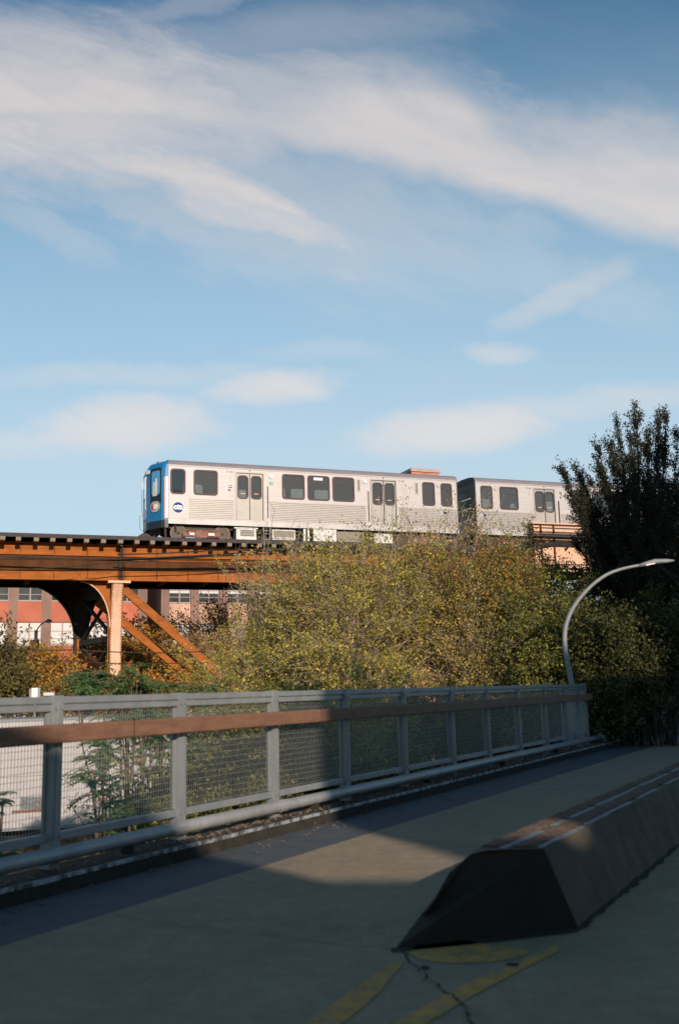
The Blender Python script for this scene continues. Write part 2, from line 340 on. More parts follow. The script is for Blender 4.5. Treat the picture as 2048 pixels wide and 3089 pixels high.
def tag(o, label=None, cat=None, group=None, kind=None):
    if label: o['label'] = label
    if cat: o['category'] = cat
    if group: o['group'] = group
    if kind: o['kind'] = kind
    return o
def empty(name, label, cat, loc=(0, 0, 0), rz=0.0, group=None):
    o = bpy.data.objects.new(name, None); COL.objects.link(o); o.location = loc; o.rotation_euler = (0, 0, rz); o.empty_display_size = .3
    return tag(o, label, cat, group)
def rrect(x0, z0, x1, z1, r, y=0.0, n=5):
    pts = []
    for cx, cz, a0 in ((x1-r, z1-r, 0), (x0+r, z1-r, 90), (x0+r, z0+r, 180), (x1-r, z0+r, 270)):
        for k in range(n+1):
            a = math.radians(a0+90*k/n); pts.append((cx+r*math.cos(a), y, cz+r*math.sin(a)))
    return pts
def ring(mb, outer, inner, dy):
    n = len(outer); o = [Vector(p) for p in outer]; i = [Vector(p) for p in inner]; e = Vector((0, dy, 0))
    vs = o+i+[p+e for p in o]+[p+e for p in i]
    fs = []
    for k in range(n):
        j = (k+1) % n
        fs += [(k, j, n+j, n+k), (2*n+j, 2*n+k, 3*n+k, 3*n+j), (k, 2*n+k, 2*n+j, j), (n+j, 3*n+j, 3*n+k, n+k)]
    mb.add(vs, fs)
def text(name, body, size, loc, material, parent=None, rot=(PI/2, 0, 0), ext=.002, sx=1.0, align='CENTER', bold=0.0):
    c = bpy.data.curves.new(name, 'FONT'); c.body = body; c.size = size; c.extrude = ext; c.align_x = align; c.align_y = 'CENTER'; c.offset = bold
    c.resolution_u = 3
    tmp = bpy.data.objects.new(name+'_src', c); COL.objects.link(tmp)
    dg = bpy.context.evaluated_depsgraph_get(); me = bpy.data.meshes.new_from_object(tmp.evaluated_get(dg)); bpy.data.objects.remove(tmp, do_unlink=True)
    bpy.data.curves.remove(c)
    me.name = name; me.materials.clear(); me.materials.append(M[material])
    ob = bpy.data.objects.new(name, me); COL.objects.link(ob); ob.location = loc; ob.rotation_euler = rot; ob.scale = (sx, 1, 1)
    if parent: ob.parent = parent
    return ob
def at(px, py, Yd):
    """world point seen at photo pixel (px,py) at forward distance Yd"""
    d = fwd+rt*((px-1024)/2987.0)-up*((py-1544.5)/2987.0)
    t = Yd/d.y
    return Vector((d.x*t, Yd, EYE+d.z*t))

# ---------------------------------------------------------------- path frame (s along the fence, d to its left)
C0 = Vector((-2.43, 7.26, 0)); PD = Vector((.46986, .88274, 0)); PN = Vector((-.88274, .46986, 0))
PANG = math.atan2(PD.y, PD.x)
def sd(s, d, z=0.0): return C0+PD*s+PN*d+Vector((0, 0, z))
def SD(mb, s0, s1, d0, d1, z0, z1):
    c = sd((s0+s1)/2, (d0+d1)/2, (z0+z1)/2); mb.obox(c, PD*(s1-s0)/2, PN*(d1-d0)/2, Vector((0, 0, (z1-z0)/2)))

# ---------------------------------------------------------------- ground
def smooth(x): x = min(1, max(0, x)); return x*x*(3-2*x)
GS = [-400, -150, -60, -30, -15, -8, 0, 6, 10, 14, 15.5, 16.5, 17.5, 18.5, 20, 22, 24, 27, 30, 34, 38, 44, 52, 62, 80, 110, 160, 240, 400, 800]
GD = [-800, -300, -120, -60, -35, -22, -14, -9, -5, -2, .45, .46, 1, 1.8, 2.6, 3.5, 4.5, 6, 8, 11, 15, 20, 27, 36, 48, 65, 90, 140, 240, 420, 800]
gv = []; gf = []
for s in GS:
    for d in GD:
        p = sd(s, d)
        if d <= .45: z = -.03
        else:
            e = smooth((s-14.5)/3.5)*(1-smooth((d-.6)/(3.5+.12*max(0, s-18))))
            z = -3.1+3.0*e + (.25*math.sin(p.x*.3)*math.cos(p.y*.23) if 2 < d < 60 else 0)*(1-e)
        if s > 40: z = min(z, -.03-1.5*smooth((s-40)/30))
        gv.append((p.x, p.y, z))
nd_ = len(GD)
for i in range(len(GS)-1):
    for j in range(nd_-1):
        gf.append((i*nd_+j, (i+1)*nd_+j, (i+1)*nd_+j+1, i*nd_+j+1))
g = MB(); g.add(gv, gf); tag(g.build('ground', 'dirt'), kind='structure')

# path, gutter
r = MB(); r.sheet([sd(-40, -9, 0), sd(-40, -.80, 0), sd(60, -.80, 0), sd(60, -9, 0)][::-1]); tag(r.build('path', 'asphalt'), kind='structure')
r = MB(); r.sheet([sd(-40, -.80, 0), sd(-40, 0, 0), sd(60, 0, 0), sd(60, -.80, 0)][::-1]); tag(r.build('gutter', 'gutter'), kind='structure')
# kerb with worn edge
k = MB()
prev = -12.0
SD(k, -12, 18.7, 0, .45, -.5, .125)
kc = k.build('curb', 'curb'); tag(kc, kind='structure')
e = MB(); e.v = []
rs = random.Random(3)
ss_ = -12.0
while ss_ < 18.5:
    L = rs.uniform(.25, .7); w = rs.uniform(.012, .026); hh = rs.uniform(.0, .006)
    SD(e, ss_, ss_+L-.004, -.006, w, .100+hh, .133+hh/2); ss_ += L
eo = e.build('curb_edge_strip', 'curb_edge'); tag(eo, kind='structure')
e = MB(); rs = random.Random(5)
for i in range(900):
    s_ = rs.uniform(-3, 18.3); d_ = min(.27, abs(rs.gauss(.19, .06))+.03); a = rs.uniform(0, PI); q = rs.uniform(.006, .022)
    e.obox(sd(s_, d_, .128), Vector((math.cos(a), math.sin(a), .2))*q, Vector((-math.sin(a), math.cos(a), .1))*q*.6, Vector((0, 0, q*.35)))
for i in range(150):
    s_ = rs.uniform(-1, 16); d_ = -abs(rs.gauss(0, .22))-.02; a = rs.uniform(0, PI); q = rs.uniform(.008, .02)
    e.obox(sd(s_, d_, .010), Vector((math.cos(a), math.sin(a), .2))*q, Vector((-math.sin(a), math.cos(a), .1))*q*.6, Vector((0, 0, q*.2)))
tag(e.build('leaf_litter', 'debris'), 'brown leaf litter and grit lying on the curb ledge under the fence', 'litter', kind='stuff')

# road markings
def flat(name, pts, z, m, label, cat='road marking'):
    q = MB(); q.sheet([sd(a, b, z) for a, b in pts]); o = q.build(name, m)
    me = o.data
    if me.polygons[0].normal.z < 0: me.flip_normals()
    return tag(o, kind='structure')
flat('yellow_nose_patch', [(.13, -3.08), (.27, -3.05), (.36, -3.06), (.43, -3.18), (.42, -3.32), (.39, -3.43), (.38, -3.56), (.36, -3.68), (.27, -3.70), (.17, -3.67), (.05, -3.58), (.0, -3.50), (-.06, -3.38), (-.07, -3.28), (-.03, -3.17), (.03, -3.11)], .004, 'yellow_paint', '')
flat('yellow_line', [(-.13, -3.15), (-.19, -3.09), (-1.17, -3.16), (-2.6, -3.22), (-2.6, -3.36), (-1.11, -3.31), (-.71, -3.27)], .004, 'yellow_paint', '')
flat('yellow_line', [(.54, -3.79), (.04, -3.70), (-.32, -3.60), (-.6, -3.56), (-1.05, -3.52), (-2.6, -3.44), (-2.6, -3.58), (-1.0, -3.65), (-.58, -3.69), (-.02, -3.77), (.40, -3.84)], .004, 'yellow_paint', '')
def jag(pts, rs, amp, n):
    out = []
    for (a, b), (c, d) in zip(pts[:-1], pts[1:]):
        for k in range(n):
            t = k/n; out.append((a+(c-a)*t+rs.gauss(0, amp), b+(d-b)*t+rs.gauss(0, amp)))
    out.append(pts[-1]); return out
cr = jag([(.36, -3.0), (.08, -3.04), (-.07, -3.14), (-.22, -3.28), (-.35, -3.36), (-.5, -3.53), (-.62, -3.64), (-.75, -3.74), (-.9, -3.82), (-1.3, -3.98)], random.Random(2), .009, 5)
q = MB(); rs = random.Random(8)
for (a, b), (c, d) in zip(cr[:-1], cr[1:]):
    w = rs.uniform(.002, .008); n_ = Vector((-(d-b), c-a)); n_.normalize()
    q.sheet([sd(a-n_.x*w, b-n_.y*w, .007), sd(a+n_.x*w, b+n_.y*w, .007), sd(c+n_.x*w, d+n_.y*w, .007), sd(c-n_.x*w, d-n_.y*w, .007)])
cr2 = jag([(.08, -3.04), (.05, -2.6), (.12, -2.1), (.08, -1.5), (.15, -.9)], random.Random(4), .01, 6)
for (a, b), (c, d) in zip(cr2[:-1], cr2[1:]):
    w = .0022; n_ = Vector((-(d-b), c-a)); n_.normalize()
    q.sheet([sd(a-n_.x*w, b-n_.y*w, .007), sd(a+n_.x*w, b+n_.y*w, .007), sd(c+n_.x*w, d+n_.y*w, .007), sd(c-n_.x*w, d-n_.y*w, .007)])
q.obox(sd(.03, -3.70, .009), PD*.02, PN*.028, (0, 0, .002)); q.obox(sd(-.2, -3.30, .009), PD*.02, PN*.02, (0, 0, .002))
tag(q.build('pavement_crack', 'crack'), kind='structure')

# ---------------------------------------------------------------- median barrier
med = empty('median_barrier', 'low trapezoid concrete barrier with dark end and striped top along the path', 'barrier', sd(.5, -3.4, 0))
def local(mb, root):
    l = root.location; mb.v = [(x-l.x, y-l.y, z-l.z) for x, y, z in mb.v]; return mb
b = MB()
SE = [0.0]+[.32+.16*k for k in range(40)]+[7, 8, 9, 10.5, 12, 15, 18, 22, 26, 40]
rj = random.Random(31)
secs = []
for i, s in enumerate(SE):
    if i == 0: sec = [sd(.12, -2.98, 0), sd(.40, -3.02, .13), sd(.34, -3.09, .17), sd(.50, -3.17, .36), sd(.60, -3.27, .455), sd(.62, -3.37, .48), sd(.80, -3.665, .48), sd(.97, -3.80, 0)]
    else: sec = [sd(s+.5, -2.93, 0), sd(s+.5, -3.0, .12), sd(s+.5, -3.06, .16), sd(s+.5, -3.15, .36), sd(s+.5, -3.25, .46), sd(s+.5, -3.30, .48), sd(s+.6, -3.665, .48), sd(s+.7, -3.79, 0)]
    if i > 0: sec = [p+PN*rj.gauss(0, .004)+Vector((0, 0, rj.gauss(0, .003) if 0 < k_ < 5 else 0)) for k_, p in enumerate(sec)]; sec[6] = sec[6]-Vector((0, 0, abs(rj.gauss(0, .004)))); sec[7] = sec[7]+PN*rj.gauss(0, .006)
    secs.append(sec)
n = 8
for i in range(len(secs)-1):
    b.add(secs[i]+secs[i+1], [(k, k+1, k+1+n, k+n) for k in range(n-1)])
local(b, med).build('side', 'barrier_side', med)
b = MB(); s = .95; pj = -3.83
while s < 24:
    L = rj.uniform(.04, .16); nj = -3.815-abs(rj.gauss(0, .018))
    b.sheet([sd(s, -3.76, .006), sd(s, pj, .006), sd(s+L, nj, .006), sd(s+L, -3.76, .006)]); s += L; pj = nj
tag(b.build('tar_seam', 'crack'), kind='structure')
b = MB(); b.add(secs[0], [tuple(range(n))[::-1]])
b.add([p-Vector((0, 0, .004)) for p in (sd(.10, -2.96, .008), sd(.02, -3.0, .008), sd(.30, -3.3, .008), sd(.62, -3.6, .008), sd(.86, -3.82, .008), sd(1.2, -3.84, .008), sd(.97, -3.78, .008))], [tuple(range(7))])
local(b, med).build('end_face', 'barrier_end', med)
b = MB(); rs = random.Random(6)
for d0, d1 in ((-3.41, -3.295), (-3.605, -3.48)):
    s = .74
    while s < 20:
        L = .07+.002*s; j = rs.uniform(-.004, .004)
        b.obox(sd(s+(d0+d1)/2*-.35-1.15, (d0+d1)/2+j, .4855), (PD*.6+PN*.1)*L*.62*rs.uniform(.7, 1.0), (PN-PD*.35)*(d1-d0)/2*rs.uniform(.8, 1.1), (0, 0, .004)); s += L
local(b, med).build('brick_band', 'barrier_top', med)
b = MB()
for d0, d1, s0 in ((-3.475, -3.415, .68), (-3.662, -3.615, .80)):
    s = s0
    while s < 22:
        L = rs.uniform(.10, .32)
        if rs.random() > .10: b.obox(sd(s+L/2, (d0+d1)/2+rs.uniform(-.004, .004), .4835), PD*L*.49, PN*(d1-d0)/2*rs.uniform(.75, 1.05), (0, 0, .003))
        s += L
local(b, med).build('white_stripe', 'stripe', med)

# ---------------------------------------------------------------- fence
FD = .30; F0, F1 = -7.6, 17.2
fen = empty('bridge_fence', 'long grey metal mesh fence with brown handrail along the path', 'fence', sd(0, FD, .125))
def fb(name, m, fn, bev=None, label=None):
    q = MB(); fn(q); o = local(q, fen).build(name, m, fen)
    if bev: bevel(o, bev)
    if label: o['label'] = label
    return o
fb('top_rail', 'fence', lambda q: (SD(q, F0, F1, FD-.045, FD+.045, 1.395, 1.452), SD(q, F0, F1, FD-.030, FD+.03, 1.335, 1.391)), .006)
fb('bottom_rail', 'fence', lambda q: (SD(q, F0, F1, FD-.03, FD+.03, .335, .40),), .006)
fb('handrail', 'rail', lambda q: (SD(q, F0, F1+.12, FD-.145, FD-.075, 1.09, 1.235),), .015)
for s in (-5.0, -1.7, 1.6, 4.9, 8.3, 11.6, 14.8):
    fb('rail_joint', 'gasket', lambda q: SD(q, s-.004, s+.004, FD-.147, FD-.073, 1.088, 1.237))
posts = [-7.4, -5.8, -4.15, -2.5, -.87, .78, 2.41, 4.06, 5.71, 7.42, 9.18, 10.76, 12.40, 14.05, 15.45, 17.12]
for i, s in enumerate(posts):
    def f(q, s=s):
        SD(q, s-.055, s+.055, FD-.052, FD-.040, .13, 1.46); SD(q, s-.055, s+.055, FD+.040, FD+.052, .13, 1.46)
        SD(q, s-.012, s+.012, FD-.04, FD+.04, .13, 1.46); SD(q, s-.055, s-.047, FD-.04, FD+.04, .13, 1.46); SD(q, s-.014, s+.014, FD-.06, FD-.052, .34, 1.40)
    fb('post', 'fence', f, .003)
    for dx, z in ((-.035, 1.36), (.035, 1.36), (-.035, .37), (.035, .37)):
        if s > -1: fb('bolt', 'galv', lambda q, s=s: q.obox(sd(s+dx, FD-.064, z), PD*.008, PN*.006, (0, 0, .008)))
    fb('handrail_bracket', 'fence', lambda q, s=s: SD(q, s-.025, s+.025, FD-.08, FD-.05, 1.10, 1.20))
fb('post_cap', 'white', lambda q: SD(q, .69, .755, FD-.03, FD+.03, 1.46, 1.485), .004, 'small white block on the top rail')
for i in range(len(posts)-1):
    a, c = posts[i]+.056, posts[i+1]-.048
    def f(q, a=a, c=c):
        n = int((c-a)/.033); st = (c-a)/n
        for k in range(1, n):
            s = a+k*st; q.obox(sd(s, FD+.012, .87), PD*.0016, PN*.0016, (0, 0, .465))
        z = .42
        while z < 1.33:
            q.obox(sd((a+c)/2, FD+.015, z), PD*(c-a)/2, PN*.0014, (0, 0, .0014)); z += .0565
        for s in (a+.015, c-.015): q.obox(sd(s, FD+.008, .87), PD*.014, PN*.008, (0, 0, .465))
    fb('mesh_panel', 'wire', f)
fb('end_plate', 'fence', lambda q: SD(q, 17.05, 17.2, FD-.04, FD+.05, .13, 1.44), .004)
so_ = fb('notice_plate', 'green', lambda q: SD(q, 16.55, 16.95, FD-.066, FD-.058, .93, 1.03), None, 'small green notice on the last panel')
fb('notice_symbol', 'stripe', lambda q: SD(q, 16.66, 16.84, FD-.069, FD-.0665, .95, 1.01))

# conduit along the foot of the fence
con = empty('conduit_pipe', 'grey conduit pipe with couplings at the foot of the fence', 'pipe', sd(0, .215, .19))
q = MB(); q.tube([sd(s, .215, .245) for s in (-7.6, 0, 6, 12, 17.9)], .06, 12); local(q, con).build('pipe', 'pipe', con, True)
for s in (-3.6, 2.3, 4.1, 7.9, 11.8, 15.4):
    q = MB(); q.tube([sd(s-.06, .215, .245), sd(s+.06, .215, .245)], .067, 12); local(q, con).build('coupling', 'pipe', con)
for s in (-4.8, -1.6, 1.6, 4.8, 8, 11.2, 14.4):
    q = MB(); SD(q, s-.03, s+.03, .17, .26, .125, .20); local(q, con).build('pipe_support', 'curb', con)
q = MB(); q.tube([sd(17.88, .215, .245), sd(18.02, .215, .245), sd(18.12, .2, .22), sd(18.15, .18, .14), sd(18.15, .17, .08)], [.075, .085, .085, .08, .075], 12); local(q, con).build('elbow', 'galv', con, True)

# short panel past the fence end
q = empty('utility_cabinet', 'short blue grey metal cabinet standing past the far end of the fence', 'cabinet', sd(18.9, .75, -.1))
b = MB(); SD(b, 17.9, 19.6, .5, 1.05, -.2, 1.27); bevel(local(b, q).build('housing', 'fence', q), .02)
b = MB(); SD(b, 17.85, 19.65, .46, 1.09, 1.27, 1.31); local(b, q).build('lid', 'fence', q)
b = MB(); SD(b, 18.0, 18.7, .485, .5, 0.0, 1.2); SD(b, 18.76, 19.5, .485, .5, 0.0, 1.2); local(b, q).build('door', 'fence', q)

# ---------------------------------------------------------------- curved lamp at the far end of the fence
lp = empty('street_lamp', 'tall curved grey lamp post arching right above the far end of the fence', 'street lamp', at(1728, 2064, 21.9))
lpp = [at(x, y, 22) for x, y in ((1733, 2110), (1724, 2064), (1712, 2005), (1703, 1950), (1703, 1905), (1711, 1870), (1727, 1835), (1750, 1802), (1785, 1765), (1830, 1733), (1880, 1715), (1930, 1705))]
lpp = [Vector((lpp[0].x+.05, 22, -.05))]+lpp
def spline(P, k=5):
    out = []
    for i in range(len(P)-1):
        a, b_, c, d = P[max(i-1, 0)], P[i], P[i+1], P[min(i+2, len(P)-1)]
        for j in range(k):
            t = j/k; out.append(.5*((2*b_)+(c-a)*t+(2*a-5*b_+4*c-d)*t*t+(3*b_-a-3*c+d)*t**3))
    out.append(P[-1]); return out
lps = spline(lpp)
b = MB(); b.tube(lps, [.066-.032*i/(len(lps)-1) for i in range(len(lps))], 12); b.v = [tuple(Vector(v)-lp.location) for v in b.v]
b.build('pole', 'galv', lp, True)
h0, h1, h2 = at(1925, 1707, 22), at(1975, 1694, 22), at(2032, 1691, 22)
b = MB(); b.tube([h0, h0.lerp(h1, .5), h1, h1.lerp(h2, .6), h2], [.04, .055, .062, .05, .02], 8); b.v = [tuple(Vector(v)-lp.location) for v in b.v]
b.build('lamp_head', 'galv', lp, True)
b = MB(); b.obox(h1-Vector((.12, 0, .06)), (.10, 0, .02), (0, .05, 0), (0, 0, .015)); b.v = [tuple(Vector(v)-lp.location) for v in b.v]
b.build('lamp_lens', 'lens', lp)

# ================================================================= viaduct frame
T1 = Vector((-7.74, 43.4, 0)); TA = math.atan2(.3509, .9364)
via = empty('elevated_viaduct', 'rust orange steel girder viaduct carrying the train on riveted columns', 'viaduct', (T1.x, T1.y, -3.1), TA)
def vb(name, m, fn, parent=None, label=None, smooth=False):
    q = MB(); fn(q); q.v = [(x, y, z+3.1) for x, y, z in q.v]; o = q.build(name, m, parent or via, smooth)
    if label: o['label'] = label
    return o
UL, UR = -24.0, 18.3
def girder(q, y, z0, z1, u0, u1, lit=True):
    q.box((u0, y, z0+.04), (u1, y+.03, z1-.04))
    q.box((u0, y-.16, z1-.04), (u1, y+.19, z1)); q.box((u0, y-.20, z0), (u1, y+.23, z0+.04))
    q.box((u0, y-.018, z0+.04), (u1, y, z0+.33)); q.box((u0, y-.018, z1-.22), (u1, y, z1-.04))
SPL = -1.98
for (a, c) in ((UL, SPL-.05), (SPL+.12, UR)):
    gd = vb('girder', 'orange', lambda q: girder(q, -.12, 6.30, 7.88, a, c))
    def ledges(q):
        q.box((a, -.19, 7.36), (c, -.12, 7.40)); q.box((a, -.165, 7.20), (c, -.12, 7.235)); q.box((a, -.15, 6.70), (c, -.12, 6.735))
    vb('flange_angle', 'orange', ledges, gd)
    vb('shade_band', 'orange_dk', lambda q: q.box((a+.001, -.124, 6.745), (c-.001, -.1195, 7.355)), gd)  # darker strip on the web stands in for the shadow across it
    u = a+.1
    while u < c:
        if -9 < u < 10: vb('stiffener', 'orange_dk', lambda q: q.box((u-.012, -.17, 6.34), (u+.012, -.12, 7.84)), gd)
        u += 1.37
    def riv(q):
        u = a+.06
        while u < c:
            for z in (6.42, 6.60, 7.30):
                q.box((u-.012, -.148, z-.012), (u+.012, -.138, z+.012))
            u += .16
    vb('rivet_row', 'orange_dk', riv, gd)
vb('splice_plate', 'blackst', lambda q: (q.box((SPL-.03, -.10, 6.34), (SPL+.1, -.04, 7.84)), q.box((SPL+.14, -.17, 6.34), (SPL+.16, -.12, 7.84)), q.box((SPL-.10, -.17, 6.34), (SPL-.08, -.12, 7.84))))
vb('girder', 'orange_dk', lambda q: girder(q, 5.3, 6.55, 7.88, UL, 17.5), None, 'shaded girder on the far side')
vb('stringer', 'blackst', lambda q: [girder(q, y, 7.0, 7.88, UL, UR) for y in (1.2, 2.7)])
for k in range(21):
    u = -22+k*2.05
    if u > 18: break
    vb('cross_beam', 'blackst', lambda q: (q.box((u-.02, -.08, 6.7), (u+.02, 5.3, 7.5)), q.box((u-.15, -.08, 6.62), (u+.15, 5.3, 6.66))))
def col_poly(q, u0, u1, pts, dep):
    # pts: (z, y) path of the front face
    for (za, ya), (zb, yb) in zip(pts[:-1], pts[1:]):
        q.add([(u0, ya, za), (u1, ya, za), (u1, yb, zb), (u0, yb, zb), (u0, ya+dep, za), (u1, ya+dep, za), (u1, yb+dep, zb), (u0, yb+dep, zb)],
              [(0, 1, 2, 3)[::-1], (4, 5, 6, 7), (0, 3, 7, 4), (1, 5, 6, 2)])
cp = [(6.22, -.34), (5.95, -.24), (5.6, -.12), (5.2, -.02), (4.7, .06), (4.0, .10), (2, .12), (-3.1, .12)]
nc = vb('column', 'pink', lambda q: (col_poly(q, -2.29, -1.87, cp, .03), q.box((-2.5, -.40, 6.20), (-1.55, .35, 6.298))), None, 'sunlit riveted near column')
def rivc(q):
    zs = np.arange(-3, 6.2, .11)
    for z in zs:
        y = np.interp(z, [p[0] for p in cp][::-1], [p[1] for p in cp][::-1])
        for u in (-2.265, -1.895): q.box((u-.013, y-.012, z-.013), (u+.013, y+.001, z+.013))
vb('rivet_row', 'orange_dk', rivc, nc)
vb('column_web', 'orange', lambda q: (col_poly(q, -2.10, -2.06, [(z, y+.03) for z, y in cp], .42), col_poly(q, -2.34, -2.29, [(z, y+.05) for z, y in cp], .05), col_poly(q, -1.87, -1.82, [(z, y+.05) for z, y in cp], .05),
   col_poly(q, -2.29, -1.87, [(z, y+.45) for z, y in cp], .03), col_poly(q, -2.42, -2.38, [(5.55, .1), (4.2, .14), (-3.1, .16)], .05)), nc)
def bracket(qw, qf, ux, zt, y, R, H, sgn, wd):
    # quarter-arc knee: web fills between arc and the corner
    arc = [(ux+sgn*(R-R*math.sin(t)), zt-H+H*math.cos(t)*1.0) for t in np.linspace(0, PI/2, 15)]
    arc = [(ux+sgn*R*(1-math.sin(t)), zt-H*(1-math.sin(PI/2-t)) ) for t in np.linspace(0, PI/2, 15)]
    # arc from (ux+R, zt) to (ux, zt-H), concave toward the opening
    arc = [(ux+sgn*R*(1-math.sin(t)), zt-H*(1-math.cos(t))) for t in np.linspace(0, PI/2, 15)]
    poly = [(a, y, b_) for a, b_ in arc]+[(ux, y, zt)]
    qw.prism(poly if sgn > 0 else poly[::-1], (0, .03, 0))
    for (a, b_), (c, d_) in zip(arc[:-1], arc[1:]):
        qf.beam((a, y-wd/2+.015, b_), (a, y+wd/2+.015, b_), .03, .03) if False else None
        v = Vector((c-a, 0, d_-b_)); nn = Vector((-v.z, 0, v.x)).normalized()*.02
        qf.add([(a-nn.x, y-wd/2, b_-nn.z), (c-nn.x, y-wd/2, d_-nn.z), (c+nn.x, y-wd/2, d_+nn.z), (a+nn.x, y-wd/2, b_+nn.z),
                (a-nn.x, y+wd/2, b_-nn.z), (c-nn.x, y+wd/2, d_-nn.z), (c+nn.x, y+wd/2, d_+nn.z), (a+nn.x, y+wd/2, b_+nn.z)],
               [(0, 1, 2, 3), (4, 7, 6, 5), (0, 4, 5, 1), (3, 2, 6, 7)])
qw, qf = MB(), MB(); bracket(qw, qf, -2.34, 6.29, .16, 1.30, 1.95, -1, .20)
for qq, nm, m in ((qw, 'knee_bracket', 'orange'), (qf, 'bracket_flange', 'pink')):
    qq.v = [(x, y, z+3.1) for x, y, z in qq.v]
kb = qw.build('knee_bracket', 'orange', via); qf.build('bracket_flange', 'pink', kb)  # flange coloured paler than its web so it looks sunlit
# far column and knees behind: deck shade put into their black colour
fcu = -3.02
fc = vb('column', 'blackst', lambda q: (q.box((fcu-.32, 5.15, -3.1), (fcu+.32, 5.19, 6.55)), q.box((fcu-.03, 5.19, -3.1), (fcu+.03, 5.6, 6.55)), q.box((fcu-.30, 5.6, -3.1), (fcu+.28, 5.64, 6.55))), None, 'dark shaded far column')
vb('sunlit_edge', 'orange', lambda q: q.box((fcu-.18, 5.10, -3.1), (fcu-.08, 5.148, 4.1)), fc)  # orange strip painted up to the shadow edge as sunlight
qw, qf = MB(), MB()
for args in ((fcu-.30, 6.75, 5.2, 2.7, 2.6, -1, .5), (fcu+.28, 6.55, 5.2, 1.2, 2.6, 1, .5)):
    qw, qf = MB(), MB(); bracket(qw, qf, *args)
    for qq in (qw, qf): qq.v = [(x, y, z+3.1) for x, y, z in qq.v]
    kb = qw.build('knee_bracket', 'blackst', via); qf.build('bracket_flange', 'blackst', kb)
# bent between the columns
def bent(q):
    A = Vector((-2.1, .5, 0)); B = Vector((fcu, 5.2, 0))
    q.beam(A+Vector((0, 0, 6.0)), B+Vector((0, 0, 6.2)), .3, .6)
    for z0, z1 in ((3.9, 6.0), (1.6, 3.9)):
        q.beam(A+Vector((0, 0, z0)), B+Vector((0, 0, z1)), .12, .14); q.beam(A+Vector((0, 0, z1)), B+Vector((0, 0, z0)), .12, .14)
    q.beam(A+Vector((0, 0, 3.9)), B+Vector((0, 0, 3.9)), .2, .25)
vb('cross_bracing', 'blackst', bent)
def lower(q):
    A = Vector((-2.1, .5, 0)); B = Vector((fcu, 5.2, 0))
    q.beam(A+Vector((0, 0, 1.2)), B+Vector((0, 0, 2.2)), .35, 2.6)
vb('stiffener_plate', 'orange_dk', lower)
def dbeam(q, a, c, w, h):
    q.beam(a, c, w*.8, h*.9); d = (Vector(c)-Vector(a)).normalized(); n_ = Vector((-d.z, 0, d.x))
    q.beam(Vector(a)+n_*h*.42, Vector(c)+n_*h*.42, w, h*.16); q.beam(Vector(a)-n_*h*.42, Vector(c)-n_*h*.42, w, h*.16)
    q.beam(Vector(a)+Vector((0, w*.25, 0)), Vector(c)+Vector((0, w*.25, 0)), .03, h*.9)
b1_ = vb('diagonal_brace', 'orange', lambda q: dbeam(q, (-1.9, .12, 6.10), (8.2, .12, -2.83), .2, .34), None, 'upper diagonal strut')
def far_b(px1, py1, px2, py2):
    return None
b2_ = vb('diagonal_brace', 'orange', lambda q: dbeam(q, (-2.7, 1.8, 5.60), (7.9, 1.8, -2.95), .22, .36), None, 'lower diagonal strut')
# bents further right, hidden by the bushes
for u in (9.6, 18.75):
    vb('column', 'orange_dk', lambda q: (q.box((u-.2, .1, -3.1), (u+.2, .14, 6.3)), q.box((u-.02, .14, -3.1), (u+.02, .5, 6.3)), q.box((u-.2, .5, -3.1), (u+.2, .54, 6.3)), q.box((u-.25, 5.1, -3.1), (u+.25, 5.5, 6.55))))
# deep girder span on the right
def deep(q):
    q.box((18.5, -.32, 7.15), (36, -.28, 9.50)); q.box((18.4, -.5, 7.08), (36, -.05, 7.14)); q.box((18.4, -.5, 9.50), (36, -.1, 9.56))
    q.box((18.4, -.34, 7.15), (36, -.32, 7.75)); q.box((18.5, -.28, 7.15), (18.54, 3.0, 8.9))
dg_ = vb('deep_girder', 'pink', deep, None, 'deeper pale pink plate girder on the right')
for u in (18.52, 19.0, 19.75, 21.6, 23.4, 25.2): vb('stiffener', 'orange_dk', lambda q: q.box((u-.03, -.42, 7.15), (u+.03, -.32, 9.5)), dg_)
vb('walkway', 'timber', lambda q: (q.box((17.9, -1.35, 8.72), (36, -.5, 8.80)), q.box((17.9, -1.40, 8.80), (36, -1.3, 8.86)), q.box((18.2, -.75, 9.22), (22.0, -.68, 9.28)), [q.beam((u, -.36, 8.2), (u, -1.25, 8.7), .06, .08) for u in np.arange(18.6, 35, 1.8)]), dg_)
vb('far_girder_face', 'blackst', lambda q: (q.box((18.4, 3.2, 7.1), (36, 3.24, 9.2)), q.box((18.4, -.3, 7.3), (36, 3.2, 7.36))))
# deck
vb('guard_timber', 'timber', lambda q: (q.box((UL, -.84, 8.005), (UR-.3, -.68, 8.17)), q.box((UL, -.66, 8.112), (UR-.3, .3, 8.15)), q.box((UL, .0, 8.16), (UR+18, .25, 8.27)), q.box((UL, 2.95, 8.12), (UR+18, 3.1, 8.3))))
vb('deck_planks', 'timber', lambda q: (q.box((UL, 3.15, 8.12), (UR+18, 6.0, 8.17)), q.box((UL, 5.9, 8.17), (UR+18, 6.0, 8.22))))
vb('far_tie_bed', 'blackst', lambda q: q.box((UL, 3.0, 7.885), (UR+18, 5.9, 8.11)))

